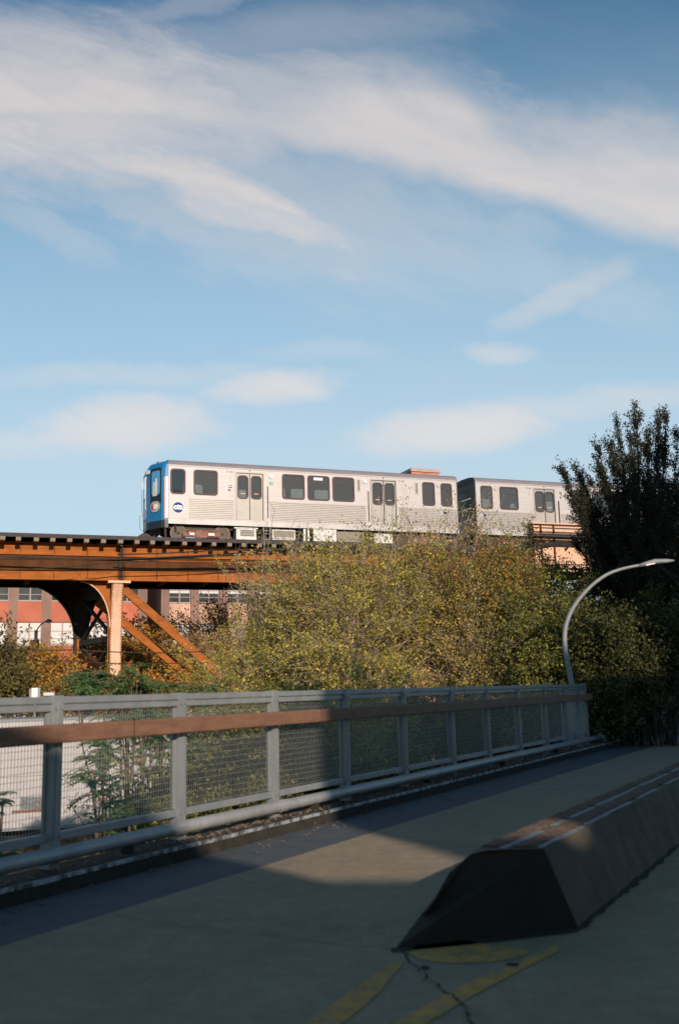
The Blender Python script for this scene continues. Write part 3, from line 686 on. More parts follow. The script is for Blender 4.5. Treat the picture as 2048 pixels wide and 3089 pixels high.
# track on the deck
trk = empty('railway_track', 'steel rails on square ended timber ties on top of the viaduct', 'railway track', (T1.x, T1.y, 7.9), TA)
vb('deck_filler', 'blackst', lambda q: q.box((UL, -.02, 7.885), (UR+18, .05, 8.10)))
for y in (.70, 2.14):
    q = MB(); q.box((UL, y-.035, 8.29-7.9-.05), (36, y+.035, 8.17-7.9+.12-.06+.03)); q.v = [(x, y_, z) for x, y_, z in q.v]
    q = MB(); q.box((UL, y-.07, .222), (36, y+.07, .24)); q.box((UL, y-.012, .24), (36, y+.012, .33)); q.box((UL, y-.035, .33), (36, y+.035, .37))
    q.build('rail', 'steel', trk)
q = MB(); q.box((UL, -.12, .222), (36, -.05, .50)); 
tie_me = None
u = -10.3; cnt = 0; rs = random.Random(12)
while u < 17.9 and cnt < 66:
    q = MB(); q.box((-.10, -.86, -.06), (.10, 3.0, .10))
    if tie_me is None: o = bevel(q.build('tie', 'tie', trk), .008); tie_me = o.data
    else: o = bpy.data.objects.new('tie', tie_me); COL.objects.link(o); o.parent = trk
    o.location = (u+rs.uniform(-.04, .04), rs.uniform(-.03, .03), rs.uniform(0, .012)); u += .685; cnt += 1

# ================================================================= train
CARW = 2.84
def Vcar(mb): return mb
def wall_with_holes(mb, u0, u1, z0, z1, holes, y, th):
    us = sorted({u0, u1, *[h[0] for h in holes], *[h[2] for h in holes]}); zs = sorted({z0, z1, *[h[1] for h in holes], *[h[3] for h in holes]})
    for a, b_ in zip(us[:-1], us[1:]):
        for c, d in zip(zs[:-1], zs[1:]):
            mu, mz = (a+b_)/2, (c+d)/2
            if any(h[0] < mu < h[2] and h[1] < mz < h[3] for h in holes): continue
            mb.box((a, y, c), (b_, y+th, d))
def window(root, x0, z0, x1, z1, side=0, r=.10, gk='gasket', gl='glass', inside=True, parent=None):
    yf = -.016 if side == 0 else CARW+.016; dy = .05 if side == 0 else -.05
    w = MB(); ring(w, rrect(x0-.04, z0-.04, x1+.04, z1+.04, r+.03, yf), rrect(x0+.035, z0+.035, x1-.035, z1-.035, r, yf), dy)
    fr = w.build('window_frame', gk, parent or root)
    g_ = MB(); yy = yf+dy*.5; g_.prism(rrect(x0-.0, z0-.0, x1, z1, r, yy-.003), (0, .006, 0)); g_.build('pane', gl, fr)
    # corner fillets behind the gasket so that the square wall opening never shows
    return fr
def fluting(root, u0, u1, z0=.30, z1=1.22, pitch=.0838):
    f = MB(); z = z0
    while z < z1-.02:
        h = min(pitch, z1-z)
        f.add([(u0, -.004, z), (u1, -.004, z), (u1, -.018, z+h*.30), (u0, -.018, z+h*.30), (u1, -.018, z+h*.62), (u0, -.018, z+h*.62), (u1, -.003, z+h*.86), (u0, -.003, z+h*.86)],
              [(0, 1, 2, 3), (3, 2, 4, 5), (5, 4, 6, 7)]); z += pitch
    f.box((u0, -.003, z0), (u1, .0, z1))
    return f.build('fluted_panel', 'flute', root)
def door_pair(root, u0, u1, slot_left=None, orange_mark=True):
    dm = (u0+u1)/2; z0, z1 = .30, 2.49
    fr = MB(); w = .05
    for a, b_, c, d in ((u0-.06, z0, u0, z1+.06), (u1, z0, u1+.06, z1+.06), (u0, z1, u1, z1+.06)): fr.box((a, -.022, b_), (c, .06, d))
    dr = fr.build('door_frame', 'doorst', root)
    gs = MB()
    for a, b_, c, d in ((u0, z0, u0+.018, z1), (u1-.03, z0, u1, z1), (u0, z1-.025, u1, z1), (dm-.018, z0, dm+.018, z1-.025)): gs.box((a, -.006, b_), (c, .03, d))
    gs.build('door_seal', 'blackm', dr)
    for a, c in ((u0+.02, dm-.02), (dm+.02, u1-.032)):
        wx0, wx1 = (a+c)/2-.225, (a+c)/2+.225
        lf = MB(); wall_with_holes(lf, a, c, z0+.01, z1-.03, [(wx0, 1.31, wx1, 2.34)], .012, .04)
        ld = lf.build('door', 'doorst', root)
        w_ = MB(); ring(w_, rrect(wx0-.04, 1.27, wx1+.04, 2.38, .17, .000), rrect(wx0+.012, 1.322, wx1-.012, 2.328, .16, .000), .05)
        w_.build('window_frame', 'gasket', ld)
        gl = MB(); gl.prism(rrect(wx0, 1.31, wx1, 2.34, .16, .028), (0, .006, 0)); gl.build('pane', 'glass', ld)
        st = MB(); st.box((wx0+.12, .018, 1.515), (wx1-.12, .024, 1.545)); st.build('orange_mark', 'orange_mark', ld)  # pale orange strip low on each door pane
    hd = MB(); hd.box((dm-.03, -.045, 2.60), (dm+.03, -.02, 2.66)); hd.build('door_lamp', 'winframe', root)
def bogie(root, uc, wb=2.0):
    rb = bpy.data.objects.new('bogie', None)
    q = MB(); q.box((uc-.62, -.02, -.42), (uc+.62, .16, -.25)); q.box((uc-.85, .02, -.56), (uc+.85, .18, -.40)); q.box((uc-.25, -.05, -.60), (uc+.25, .1, -.30)); q.tube([(uc-.8, -.03, -.27), (uc+.8, -.03, -.27)], .035, 8)
    q.box((uc-.62, 2.6, -.42), (uc+.62, 2.8, -.25))
    for x in (-.75, .75): q.tube([(uc+x, .1, -.42), (uc+x, -.02, -.42)], .11, 10)
    f = q.build('bogie', 'rustbog', root)
    q = MB(); q.box((uc-.55, -.056, -.50), (uc-.32, -.05, -.38)); q.box((uc+.3, -.056, -.50), (uc+.6, -.05, -.38)); q.build('bogie_plate', 'boxw', f)
    for x in (-wb/2, wb/2):
        w = MB()
        for y in (.20, 2.56): w.tube([(uc+x, y, -.38), (uc+x, y+.02, -.38), (uc+x, y+.10, -.38)], [.32, .36, .36], 28)
        w.tube([(uc+x, .2, -.38), (uc+x, 2.6, -.38)], .08, 8)
        wo = w.build('wheel', 'wheel', f)
        ri = MB()
        n = 28; outer = [(uc+x+.372*math.cos(2*PI*k/n), .19, -.38+.372*math.sin(2*PI*k/n)) for k in range(n)]; inner = [(uc+x+.325*math.cos(2*PI*k/n), .19, -.38+.325*math.sin(2*PI*k/n)) for k in range(n)]
        ring(ri, outer, inner, .03); ri.build('tyre', 'tie', wo)
    return f
def shared_body(root, L, holes_near, holes_far, u_start=0.0):
    b_ = MB()
    wall_with_holes(b_, u_start, L, .0, 2.72, holes_near, 0, .035)
    b_.build('side_wall', 'stainless', root)
    b_ = MB(); wall_with_holes(b_, u_start, L, .0, 2.72, holes_far, CARW-.035, .035); b_.build('side_wall', 'stainless', root)
    i_ = MB(); i_.box((u_start, .036, .28), (L-.05, CARW-.036, .33)); i_.box((u_start, .036, 2.62), (L-.05, CARW-.036, 2.66))
    i_.build('interior_lining', 'interior', root)
    s_ = MB(); rs = random.Random(int(L*10))
    x = u_start+1.2
    while x < L-1:
        if not any(h[0]-.2 < x < h[2]+.2 and h[1] < .5 for h in holes_near):
            s_.box((x, .06, .33), (x+.45, 1.0, .78)); s_.box((x, .06, .78), (x+.08, 1.0, 1.45)); s_.box((x, 1.9, .33), (x+.45, 2.78, .78)); s_.box((x, 1.9, .78), (x+.08, 2.78, 1.45))
        x += .95
    s_.build('seats', 'seat', root)
    p_ = MB()
    for x in np.arange(u_start+1.5, L-1, 1.3): p_.tube([(x, 1.0, .33), (x, 1.0, 2.62)], .018, 6)
    p_.tube([(u_start+.5, .95, 2.35), (L-.5, .95, 2.35)], .018, 6); p_.build('grab_pole', 'white', root)
    # roof
    prof = [(-.02, 2.715), (-.01, 2.76), (.03, 2.84), (.11, 2.91), (.28, 2.97), (.6, 3.02), (1.42, 3.06)]
    prof = prof+[(CARW-y, z) for y, z in prof[:-1][::-1]]
    r_ = MB(); r_.prism([(u_start, y, z) for y, z in prof][::-1], (L-u_start, 0, 0)); ro = r_.build('roof', 'roofm', root)
    r_ = MB(); r_.box((u_start, -.022, 2.655), (L, 0, 2.672)); r_.box((u_start, -.012, 2.70), (L, 0, 2.715)); r_.build('rain_gutter', 'sill', root)
    r_ = MB(); r_.box((u_start, -.03, 0), (L, -.001, .235)); r_.box((u_start, -.036, .235), (L, -.001, .26)); bevel(r_.build('side_sill', 'sill', root), .004)
    u_ = MB(); u_.box((u_start+.1, .25, -.18), (L-.2, CARW-.25, .0)); u_.box((3.1, .7, -.6), (L-3.1, 2.1, -.18)); u_.build('underframe', 'under', root)
def disc(name, root, u, z, r, m, th=.02, n=24, parent=None, y=0):
    q = MB(); q.tube([(u, y, z), (u, y-th, z)], r, n); return q.build(name, m, parent or root)

car = empty('train_car', 'leading silver train car with bright blue cab end on the viaduct', 'train car', (T1.x, T1.y, 8.92), TA, 'silver train cars')
CL = 14.56
wins = [(.24, 1.40, .86, 2.49), (1.30, 1.40, 2.34, 2.49), (5.47, 1.39, 6.51, 2.51), (6.72, 1.39, 7.76, 2.51), (7.97, 1.39, 9.02, 2.51), (12.67, 1.38, 13.28, 2.49), (13.67, 1.38, 14.22, 2.48)]
doors = [(3.24, 4.52), (9.93, 11.21)]
far = [(1.30, 1.40, 2.34, 2.49), (3.46, 1.31, 3.9, 2.34), (4.05, 1.31, 4.5, 2.34), (5.47, 1.39, 6.51, 2.51), (6.72, 1.39, 7.76, 2.51), (7.97, 1.39, 9.02, 2.51), (10.1, 1.3, 10.55, 2.34), (10.75, 1.3, 11.2, 2.34), (12.67, 1.38, 13.9, 2.49)]
shared_body(car, CL, wins+[(a, .3, b_, 2.49) for a, b_ in doors], far, .12)
for i, w in enumerate(wins): window(car, *w, gl='cabglass' if i == 0 else 'glass', r=.11 if i else .13)
for w in far: window(car, *w, side=1)
for i in (1, 2, 3, 4):     # upper hopper bar of the side windows
    w = wins[i]; q = MB(); q.box((w[0], -.004, w[3]-.36), (w[2], .02, w[3]-.335)); q.build('window_bar', 'gasket', car)
q = MB(); q.box((7.0, -.001, 2.33), (7.45, .006, 2.46)); q.build('destination_sign', 'white', car)
for a, b_ in doors: door_pair(car, a, b_)
fluting(car, 1.06, 3.12); fluting(car, 4.84, 9.62); fluting(car, 11.34, 14.5, .30, 1.22)
for z, r_ in ((2.40, .115),):
    for u in (4.90, 9.60):
        d_ = disc('exterior_speaker', car, u, z, r_, 'sill', .03); disc('speaker_grille', car, u, z, r_*.7, 'white', .012, parent=d_, y=-.03)
q = MB(); q.box((4.80, -.008, 1.98), (5.0, 0, 2.14)); q.build('green_decal', 'green', car)
for u in (9.21, 12.26):
    q = MB(); q.box((u-.04, -.016, 1.86), (u+.18, 0, 2.52)); v_ = q.build('vent_panel', 'stainless', car)
    q = MB(); q.box((u+.01, -.024, 1.92), (u+.13, -.016, 2.46)); q.build('vent_slot', 'boxg', v_)
for u in (4.73, 9.76):
    q = MB(); q.box((u-.022, -.05, .44), (u+.022, 0, 1.91)); s_ = q.build('door_grab_bar', 'gasket', car)
    q = MB(); q.box((u-.05, -.02, .40), (u+.05, 0, 1.95)); q.build('bar_recess', 'sill', s_)
text('car_number', '7143', .135, (2.94, -.003, 2.505), 'ink', car, sx=1.25); text('car_number', '7143', .135, (11.53, -.003, 2.50), 'ink', car, sx=1.2)
for u in (2.96, 11.55):
    for z in (2.30, 2.20, 2.10): disc('indicator_lamp', car, u, z, .018, 'ink', .012, 8)
q = MB(); q.box((2.885, -.006, 1.76), (3.03, 0, 1.89)); o = q.build('access_decal', 'lblue', car)
q = MB(); q.box((2.90, -.009, 1.80), (2.99, -.006, 1.86)); q.build('decal_symbol', 'white', o)
q = MB(); q.box((2.86, -.006, 1.62), (2.96, 0, 1.70)); q.build('flag_decal', 'ink', car)
q = MB(); q.box((2.96, -.006, 1.57), (3.06, 0, 1.70)); q.build('flag_decal', 'orange_mark', car)
o = disc('logo_disc', car, .565, .75, .265, 'white', .006, 32); disc('logo_field', car, .565, .75, .245, 'lblue', .003, 32, parent=o, y=-.006)
text('logo_letters', 'cta', .34, (.565, -.0105, .775), 'white', o, sx=1.0, bold=.018)
q = MB(); q.box((13.46, -.03, 2.28), (13.56, 0, 2.45)); q.box((13.40, -.02, 2.25), (13.44, 0, 2.48)); q.build('destination_box', 'sill', car)
q = MB(); q.box((13.55, -.02, .92), (13.95, 0, 1.12)); o = q.build('step_panel', 'sill', car); q = MB(); q.box((13.75, -.026, .95), (13.92, -.02, 1.08)); q.build('step_hole', 'blackm', o)
# rear end wall
def end_wall(root, u, sgn):
    q = MB(); th = .05*sgn
    for a, c, z0, z1 in ((.0, .92, 0, 2.72), (1.92, CARW, 0, 2.72), (.92, 1.92, 2.35, 2.72), (.92, 1.92, 0, .3)): q.box((min(u, u+th), a, z0), (max(u, u+th), c, z1))
    q.prism([(u, 0, 2.72), (u, .1, 2.9), (u, .6, 3.01), (u, 1.42, 3.05), (u, 2.24, 3.01), (u, 2.74, 2.9), (u, CARW, 2.72)], (th, 0, 0))
    e_ = q.build('end_wall', 'boxg', root)
    q = MB(); q.box((u+th*.4, .92, .3), (u+th*.6, 1.92, 2.35)); q.build('end_door', 'blackm', e_)
    return e_
end_wall(car, CL, -1)
# blue cab shell
plan = [(.13, -.012), (-.03, -.012), (-.17, .05), (-.58, .74), (-.68, .98), (-.68, 1.86), (-.58, 2.10), (-.17, 2.79), (-.02, CARW+.012), (.13, CARW+.012)]
levels = [(.16, 0, 0), (2.25, 0, 0), (2.55, .03, .0), (2.72, .08, .0), (2.82, .14, .03), (2.90, .23, .10), (2.965, .34, .26), (3.01, .44, .55), (3.035, .50, .9)]
cb = MB(); vs = []; fs = []
for z, du, dy in levels:
    for (u, y) in plan:
        uu = u+du*(1 if u < 0 else 0) if u < .1 else max(u, .13); uu = min(uu, .13) if z < 3.0 else min(uu, .2)
        yy = y+(dy if y < 1.42 else -dy); yy = y if False else yy; vs.append((uu, yy, z))
n = len(plan)
for i in range(len(levels)-1):
    for k in range(n-1): fs.append((i*n+k+1, i*n+k, (i+1)*n+k, (i+1)*n+k+1))
fs.append(tuple(range((len(levels)-1)*n, len(levels)*n)))
cb.add(vs, fs); cab = cb.build('cab_shell', 'blue', car)
q = MB(); q.tube([(.10, 1.42, 3.02), (.10, 1.42, 3.10)], [.16, .10], 12); q.build('antenna_dome', 'blue', cab)
def facet(name, m, a, b_, t0, t1, z0, z1, off, th, r, parent):
    """rounded panel lying on the cab facet from plan point a to b_"""
    A, B = Vector((a[0], a[1], 0)), Vector((b_[0], b_[1], 0)); d = (B-A); L = d.length; d.normalize(); nrm = Vector((-d.y, d.x, 0))
    if nrm.x > 0: nrm = -nrm
    pts = rrect(t0*L, z0, t1*L, z1, r, 0)
    P = [A+d*p[0]+Vector((0, 0, p[2]))+nrm*off for p in pts]
    q_ = MB(); q_.prism(P, -nrm*(-th)); return q_.build(name, m, parent)
mk = facet('windshield_mask', 'blackm', plan[2], plan[3], .04, .93, .90, 2.58, .0, .012, .12, cab)
facet('windshield', 'cabglass', plan[2], plan[3], .14, .82, 1.36, 2.45, .012, .004, .08, mk)
facet('wiper', 'white', plan[2], plan[3], .42, .47, 1.45, 2.1, .016, .01, .01, mk)
facet('sun_blind', 'blind', plan[2], plan[3], .35, .72, 1.30, 1.95, .0175, .003, .03, mk)
hl = facet('headlight', 'sill', plan[2], plan[3], .12, .88, .56, 1.06, .012, .03, .24, cab)
facet('lamp_lens', 'lens', plan[2], plan[3], .26, .60, .68, .94, .042, .02, .12, hl)
facet('lamp_lens', 'red', plan[2], plan[3], .62, .80, .68, .94, .042, .01, .08, hl)
dk = facet('front_door', 'blackm', plan[4], plan[5], .03, .97, .25, 2.50, .0, .015, .08, cab)
facet('door_window', 'cabglass', plan[4], plan[5], .16, .84, 1.35, 2.35, .015, .006, .08, dk)
facet('door_panel', 'blue', plan[4], plan[5], .10, .90, .35, 1.20, .015, .01, .05, dk)
facet('destination_sign', 'white', plan[3], plan[4], .0, 1.0, 2.38, 2.56, .01, .03, .02, cab)
mk2 = facet('windshield_mask', 'blackm', plan[6], plan[7], .07, .96, .90, 2.58, .0, .012, .12, cab)
facet('windshield', 'cabglass', plan[6], plan[7], .18, .86, 1.36, 2.45, .012, .004, .08, mk2)
facet('headlight', 'sill', plan[6], plan[7], .12, .88, .56, 1.06, .012, .03, .24, cab)
for y in (.93, 1.9): 
    q = MB(); q.tube([(-.70, y, .75), (-.74, y, .8), (-.74, y, 2.2), (-.70, y, 2.25)], .014, 6); q.build('grab_rail', 'white', cab)
for hy in (1.0, 1.86):
    q = MB(); q.tube([(-.60, hy, -.05), (-.82, hy, -.02), (-.84, hy, .62), (-.66, hy, .66)], .014, 6); q.build('step_hoop', 'galv', cab)
q = MB(); q.tube([(-.06, -.03, 2.1), (-.06, -.06, 2.0), (-.05, -.06, .2)], .022, 6); q.build('corner_rail', 'orange_mark', cab)
q = MB(); q.box((.0, -.02, .26), (.10, -.013, 2.15)); q.build('white_stripe', 'white', cab)
q = MB(); q.prism([(p[0]*1.0, p[1], -.18) for p in plan][::-1], (0, 0, .34)); q.build('anticlimber', 'blackm', car)
q = MB(); q.box((-.85, 1.12, -.62), (-.15, 1.72, -.30)); q.box((-.95, 1.2, -.56), (-.85, 1.64, -.36)); q.tube([(-.6, 1.42, -.30), (-.55, 1.42, -.1)], .08, 8); q.tube([(-.75, 1.1, -.5), (-.5, .9, -.6), (-.2, .9, -.3)], .03, 6); q.build('coupler', 'under', car)
q = MB(); q.beam((.0, .1, -.05), (.05, .15, -.65), .06, .08); q.beam((.45, .05, -.02), (.5, .1, -.3), .05, .05); q.build('step_bracket', 'under', car)
bogie(car, 1.62); bogie(car, 12.6)
# underfloor equipment
q = MB(); q.box((3.22, -.05, -.62), (4.16, .6, -.10)); q.box((3.12, -.07, -.12), (4.24, .62, -.07)); eq = q.build('equipment_box', 'boxw', car)
q = MB()
for i in range(7):
    for j in range(4): q.box((3.42+i*.092, -.058, -.24-j*.075), (3.49+i*.092, -.05, -.185-j*.075))
q.build('grille', 'under', eq)
q = MB()
for a in ((4.50, -.6, 4.54, -.02), (4.80, -.6, 4.84, -.02), (4.50, -.6, 4.84, -.57), (4.50, -.33, 4.84, -.31), (4.50, -.18, 4.84, -.16)): q.box((a[0], -.02, a[1]), (a[2], .03, a[3]))
q.build('equipment_frame', 'galv', car)
q = MB(); ring(q, [(4.92, -.03, -.52), (6.04, -.03, -.52), (6.04, -.03, -.12), (4.92, -.03, -.12)], [(4.98, -.03, -.47), (5.98, -.03, -.47), (5.98, -.03, -.17), (4.98, -.03, -.17)], .05); q.box((4.92, .02, -.58), (6.04, .5, -.1))
eq = q.build('equipment_box', 'boxw', car); q = MB(); q.box((4.98, .0, -.47), (5.98, .018, -.17)); q.build('louvre', 'boxg', eq)
q = MB(); q.box((6.45, 0, -.6), (6.56, .3, -.03)); q.box((6.64, .0, -.6), (6.74, .3, -.03)); q.build('equipment_bracket', 'boxw', car)
q = MB(); q.box((6.92, -.04, -.6), (8.08, .5, -.02)); bevel(q.build('equipment_box', 'boxw', car), .01)
q = MB(); q.box((8.10, -.05, -.6), (9.46, .5, -.10)); bevel(q.build('equipment_box', 'boxg', car), .01)
q = MB(); q.box((9.98, -.04, -.6), (10.96, .5, -.13)); bevel(q.build('equipment_box', 'boxw', car), .01)

car2 = empty('train_car', 'second silver train car partly hidden behind the dark tree', 'train car', (T1.x, T1.y, 8.92), TA, 'silver train cars')
O2 = 15.56
car2.location = Vector((T1.x, T1.y, 8.92))+Vector((math.cos(TA), math.sin(TA), 0))*O2
wins2 = [(.33, 1.36, .94, 2.47), (1.42, 1.36, 2.42, 2.47), (5.70, 1.36, 6.72, 2.50), (6.94, 1.36, 7.98, 2.5), (8.2, 1.36, 9.2, 2.5), (12.8, 1.36, 13.8, 2.47)]
doors2 = [(3.42, 4.60), (9.95, 11.23)]
far2 = [(a, b_, c, d) for a, b_, c, d in wins2]+[(3.6, 1.31, 4.0, 2.3), (4.15, 1.31, 4.55, 2.3)]
shared_body(car2, 14.6, wins2+[(a, .3, b_, 2.49) for a, b_ in doors2], far2)
for w in wins2: window(car2, *w)
for w in far2: window(car2, *w, side=1)
for a, b_ in doors2: door_pair(car2, a, b_)
fluting(car2, .02, 3.3); fluting(car2, 4.95, 9.6)
q = MB(); q.box((1.42, -.004, 2.12), (2.42, .02, 2.145)); q.build('window_bar', 'gasket', car2)
disc('exterior_speaker', car2, 5.03, 2.38, .115, 'sill', .03)
q = MB(); q.box((4.80, -.05, .44), (4.85, 0, 1.9)); q.build('door_grab_bar', 'gasket', car2)
text('car_number', '7144', .135, (3.08, -.003, 2.49), 'ink', car2, sx=1.2)
for z in (2.30, 2.20, 2.10): disc('indicator_lamp', car2, 3.10, z, .018, 'ink', .012, 8)
q = MB(); q.box((1.10, -.03, 2.28), (1.22, 0, 2.44)); q.build('destination_box', 'sill', car2)
q = MB(); q.box((.22, -.02, .89), (.60, 0, 1.10)); o = q.build('step_panel', 'sill', car2); q = MB(); q.box((.42, -.026, .92), (.57, -.02, 1.06)); q.build('step_hole', 'blackm', o)
q = MB(); q.box((.43, -.006, .2), (.60, 0, .45)); q.build('repair_patch', 'gasket', car2)
ew = end_wall(car2, 0.0, 1)
q = MB(); rs = random.Random(1)
for z in (1.86, 1.36, .78):
    q.tube([(-.03, .5, z+.05), (-.25, 1.0, z-.02), (-.25, 1.9, z-.02), (-.03, 2.4, z+.05)], .024, 6)
q.build('safety_chain', 'white', ew)
bogie(car2, 2.0); bogie(car2, 12.6)
q = MB(); q.box((4.2, -.04, -.6), (5.4, .5, -.1)); bevel(q.build('equipment_box', 'boxw', car2), .01)
q = MB(); q.box((-1.0, 1.2, -.45), (.2, 1.64, -.2)); q.build('coupler', 'under', car2)

# ================================================================= buildings behind
def facade(root, x0, z0, nb, bay, pier, floors, storey, sill, wh, wallm, pierm, top, blindf, depth=14.0, ground_drop=0.0):
    """bays along local x; windows two panes wide, three high"""
    L = nb*bay+pier
    q = MB(); q.box((0, .25, z0), (L, depth, top)); q.box((0, 0, top-.5), (L, .25, top)); w = q.build('wall', wallm, root)
    q = MB(); q.box((-.1, -.1, top), (L+.1, depth+.1, top+.15)); q.build('roof', 'cap', root)
    for i in range(nb+1):
        q = MB(); q.box((i*bay, -.12, z0), (i*bay+pier, .25, top-.5)); q.box((i*bay+pier*.35, -.2, z0), (i*bay+pier*.65, -.12, top-.6)); q.build('pier', pierm, root)
    rs = random.Random(int(nb*7+bay*10))
    for f in range(floors):
        zb = sill+f*storey
        q = MB(); q.box((pier, .05, zb-(storey-wh)), (L-pier, .249, zb)); 
        for i in range(nb):
            pass
        q = MB()
        for i in range(nb): q.box((i*bay+pier, .04, zb-(storey-wh)+.0), ((i+1)*bay, .25, zb))
        q.build('spandrel', wallm, root)
        q = MB()
        for i in range(nb): q.box((i*bay+pier, .0, zb), ((i+1)*bay, .12, zb+.07))
        q.build('sill', 'cap', root)
        for i in range(nb):
            x0_, x1_ = i*bay+pier, (i+1)*bay; z1_ = zb+wh
            fr = MB(); t = .05; xm = (x0_+x1_)/2
            for a, b_, c, d in ((x0_, zb+.07, x0_+t, z1_), (x1_-t, zb+.07, x1_, z1_), (x0_+t, z1_-t, x1_-t, z1_), (x0_+t, zb+.07, x1_-t, zb+.07+t), (xm-.05, zb+.07+t, xm+.05, z1_-t)): fr.box((a, .14, b_), (c, .22, d))
            for zz in (zb+wh*.30, zb+wh*.62): fr.box((x0_+t, .15, zz-.025), (xm-.05, .20, zz+.025)); fr.box((xm+.05, .15, zz-.025), (x1_-t, .20, zz+.025))
            fo = fr.build('window', 'winframe', root)
            bl = blindf(f, i, rs)
            pn = MB(); pn.box((x0_+t, .19, zb+.1), (x1_-t, .195, z1_-t)); pn.build('pane', 'windark' if bl < .95 else 'winpane', fo)
            if bl > 0:
                zz = z1_-t-bl*(wh-.2); pb = MB(); pb.box((x0_+t+.01, .178, zz), (x1_-t-.01, .186, z1_-t)); pb.build('blind', 'blind', fo)
    return L
BA = TA+.02
b0 = at(-83, 1980, 74.3); 
bl1 = empty('brick_building', 'red brick factory building with brown piers seen behind the left columns', 'building', (b0.x, b0.y, -3.1), BA)
facade(bl1, 0, 0, 5, 2.46, .66, 4, 3.38, 1.65, 1.82, 'brick', 'pierbrick', 15.6, lambda f, i, rs: .42 if f == 3 else .97, depth=12)
b1w = at(486, 1800, 79.5)
bl2 = empty('brick_building', 'pale pink brick factory building with white blinds behind the bushes', 'building', (b1w.x, b1w.y, -3.1), BA)
facade(bl2, 0, 0, 14, 2.42, .68, 4, 3.42, 1.48, 1.75, 'palebrick', 'pierbrick', 16.6, lambda f, i, rs: [.97, .97, .97, .55][f] if rs.random() < .75 else .97, depth=9)
# stair tower rising above the train roof
tp = at(1240, 1410, 86.0)
tw = empty('stair_tower', 'pink brick rooftop tower with stone cap rising above the train roof', 'building', (tp.x, tp.y, -3.1), BA)
q = MB(); q.box((0, 0, 0), (2.75, 4.6, tp.z+3.1-.35)); q.build('wall', 'towerbrick', tw)
q = MB(); q.box((-.1, -.1, tp.z+3.1-.35), (2.85, 4.7, tp.z+3.1-.08)); q.build('roof', 'cap', tw)
q = MB(); q.box((.12, .12, tp.z+3.1-.08), (2.63, 4.5, tp.z+3.1+.02)); q.build('roof_coping', 'cap', tw)
# brick building glimpsed behind the dark tree at the right
b3 = at(1780, 1900, 60.0)
bl3 = empty('brick_building', 'orange brick building glimpsed through the gap below the dark tree', 'building', (b3.x, b3.y, -3.1), BA)
facade(bl3, 0, 0, 6, 3.2, .7, 2, 3.6, 2.2, 1.5, 'brick', 'pierbrick', 9.2, lambda f, i, rs: .3, depth=10)

# unseen wall and blocks added behind the camera to shade the scene
def shade_block(name, label, x0, x1, y0, y1, h, storeys, wallm, slope=None):
    rt_ = empty(name, label, 'building', (x0, y0, -.05), 0)
    q = MB(); W_ = x1-x0; Dp = y1-y0
    if slope:
        q.prism([(0, 0, 0)]+[(a-x0, 0, z) for a, z in slope]+[(W_, 0, 0)], (0, Dp, 0))
        q.v = q.v
    else: q.box((0, 0, 0), (W_, Dp, h))
    q.build('wall', wallm, rt_)
    if not slope:
        q = MB(); q.box((0, -.12, h), (W_, Dp+.12, h+.25)); q.build('roof', 'cap', rt_)
    n = int(W_/3.2)
    for k in range(storeys):
        for i in range(n):
            a = .9+i*3.2; zb = 1.0+k*3.4
            q = MB(); q.box((a, Dp, zb), (a+1.5, Dp+.04, zb+1.7)); w = q.build('window', 'winframe', rt_)
            q = MB(); q.box((a+.08, Dp+.04, zb+.08), (a+1.42, Dp+.05, zb+1.62)); q.build('pane', 'windark', w)
    return rt_
shade_block('shade_wall', 'unseen high wall added behind the camera with top notched to shape the sun patch', 2.0, 9.76, -6.3, -6, 6, 0, 'brick', slope=[(1.0, 6.6), (3.2, 6.6), (4.3, 6.35), (4.9, 5.85), (5.2, 5.52), (6.34, 5.48), (7.1, 5.62), (7.4, 5.85), (7.3, 6.02), (6.97, 5.98), (6.70, 6.48), (6.70, 9.0), (9.76, 9.0)])  # added out of view; notch shaped to let the sun patch through
shade_block('brick_building', 'unseen four storey block added behind the camera to shade the fence', 9.72, 22.3, -14, -6, 12.9, 4, 'pierbrick')  # added out of view as a shade block for the fence
shade_block('brick_building', 'tall unseen block added behind the camera to shade the dark tree', 22.6, 46, -16, -6, 22.0, 6, 'pierbrick')  # added out of view as a shade block for the dark tree

# ================================================================= trailer and other street things
tp0 = at(655, 2150, 27.2); tp1 = at(-330, 2150, 24.6)
ta = math.atan2(tp0.y-tp1.y, tp0.x-tp1.x); TLn = math.hypot(tp0.x-tp1.x, tp0.y-tp1.y)
trl = empty('box_trailer', 'long white box trailer parked below the bridge seen through the left mesh', 'trailer', (tp1.x, tp1.y, -3.1), ta)
ztop = 4.0
q = MB(); q.box((0, 0, 1.32), (TLn, 2.5, ztop)); bevel(q.build('box_body', 'trailer', trl), .04)
q = MB(); q.box((-.01, -.012, ztop-.05), (TLn+.01, 2.51, ztop+.02)); q.box((0, -.012, 1.30), (TLn, 0, 1.38)); q.build('trim_rail', 'galv', trl)
q = MB(); q.box((0, -.008, 2.60), (TLn, 0, 2.615)); q.box((0, -.008, 1.9), (TLn, 0, 1.91)); q.build('panel_seam', 'winframe', trl)
q = MB(); q.box((2.9, -.012, 1.72), (3.95, 0, 1.79)); q.build('red_stripe', 'rustbog', trl)
q = MB(); q.box((3.1, -.012, 1.80), (3.95, 0, 2.10)); q.build('grey_panel', 'stripe', trl)
q = MB()
for a in (1.2, 2.4, 6.4): q.tube([(a, .1, .5), (a, .4, .5)], .5, 20); q.tube([(a, 2.1, .5), (a, 2.4, .5)], .5, 20)
q.build('wheel', 'blackm', trl)
q = MB(); q.box((0, .4, .7), (TLn, 2.1, 1.13)); q.build('chassis', 'blackst', trl)
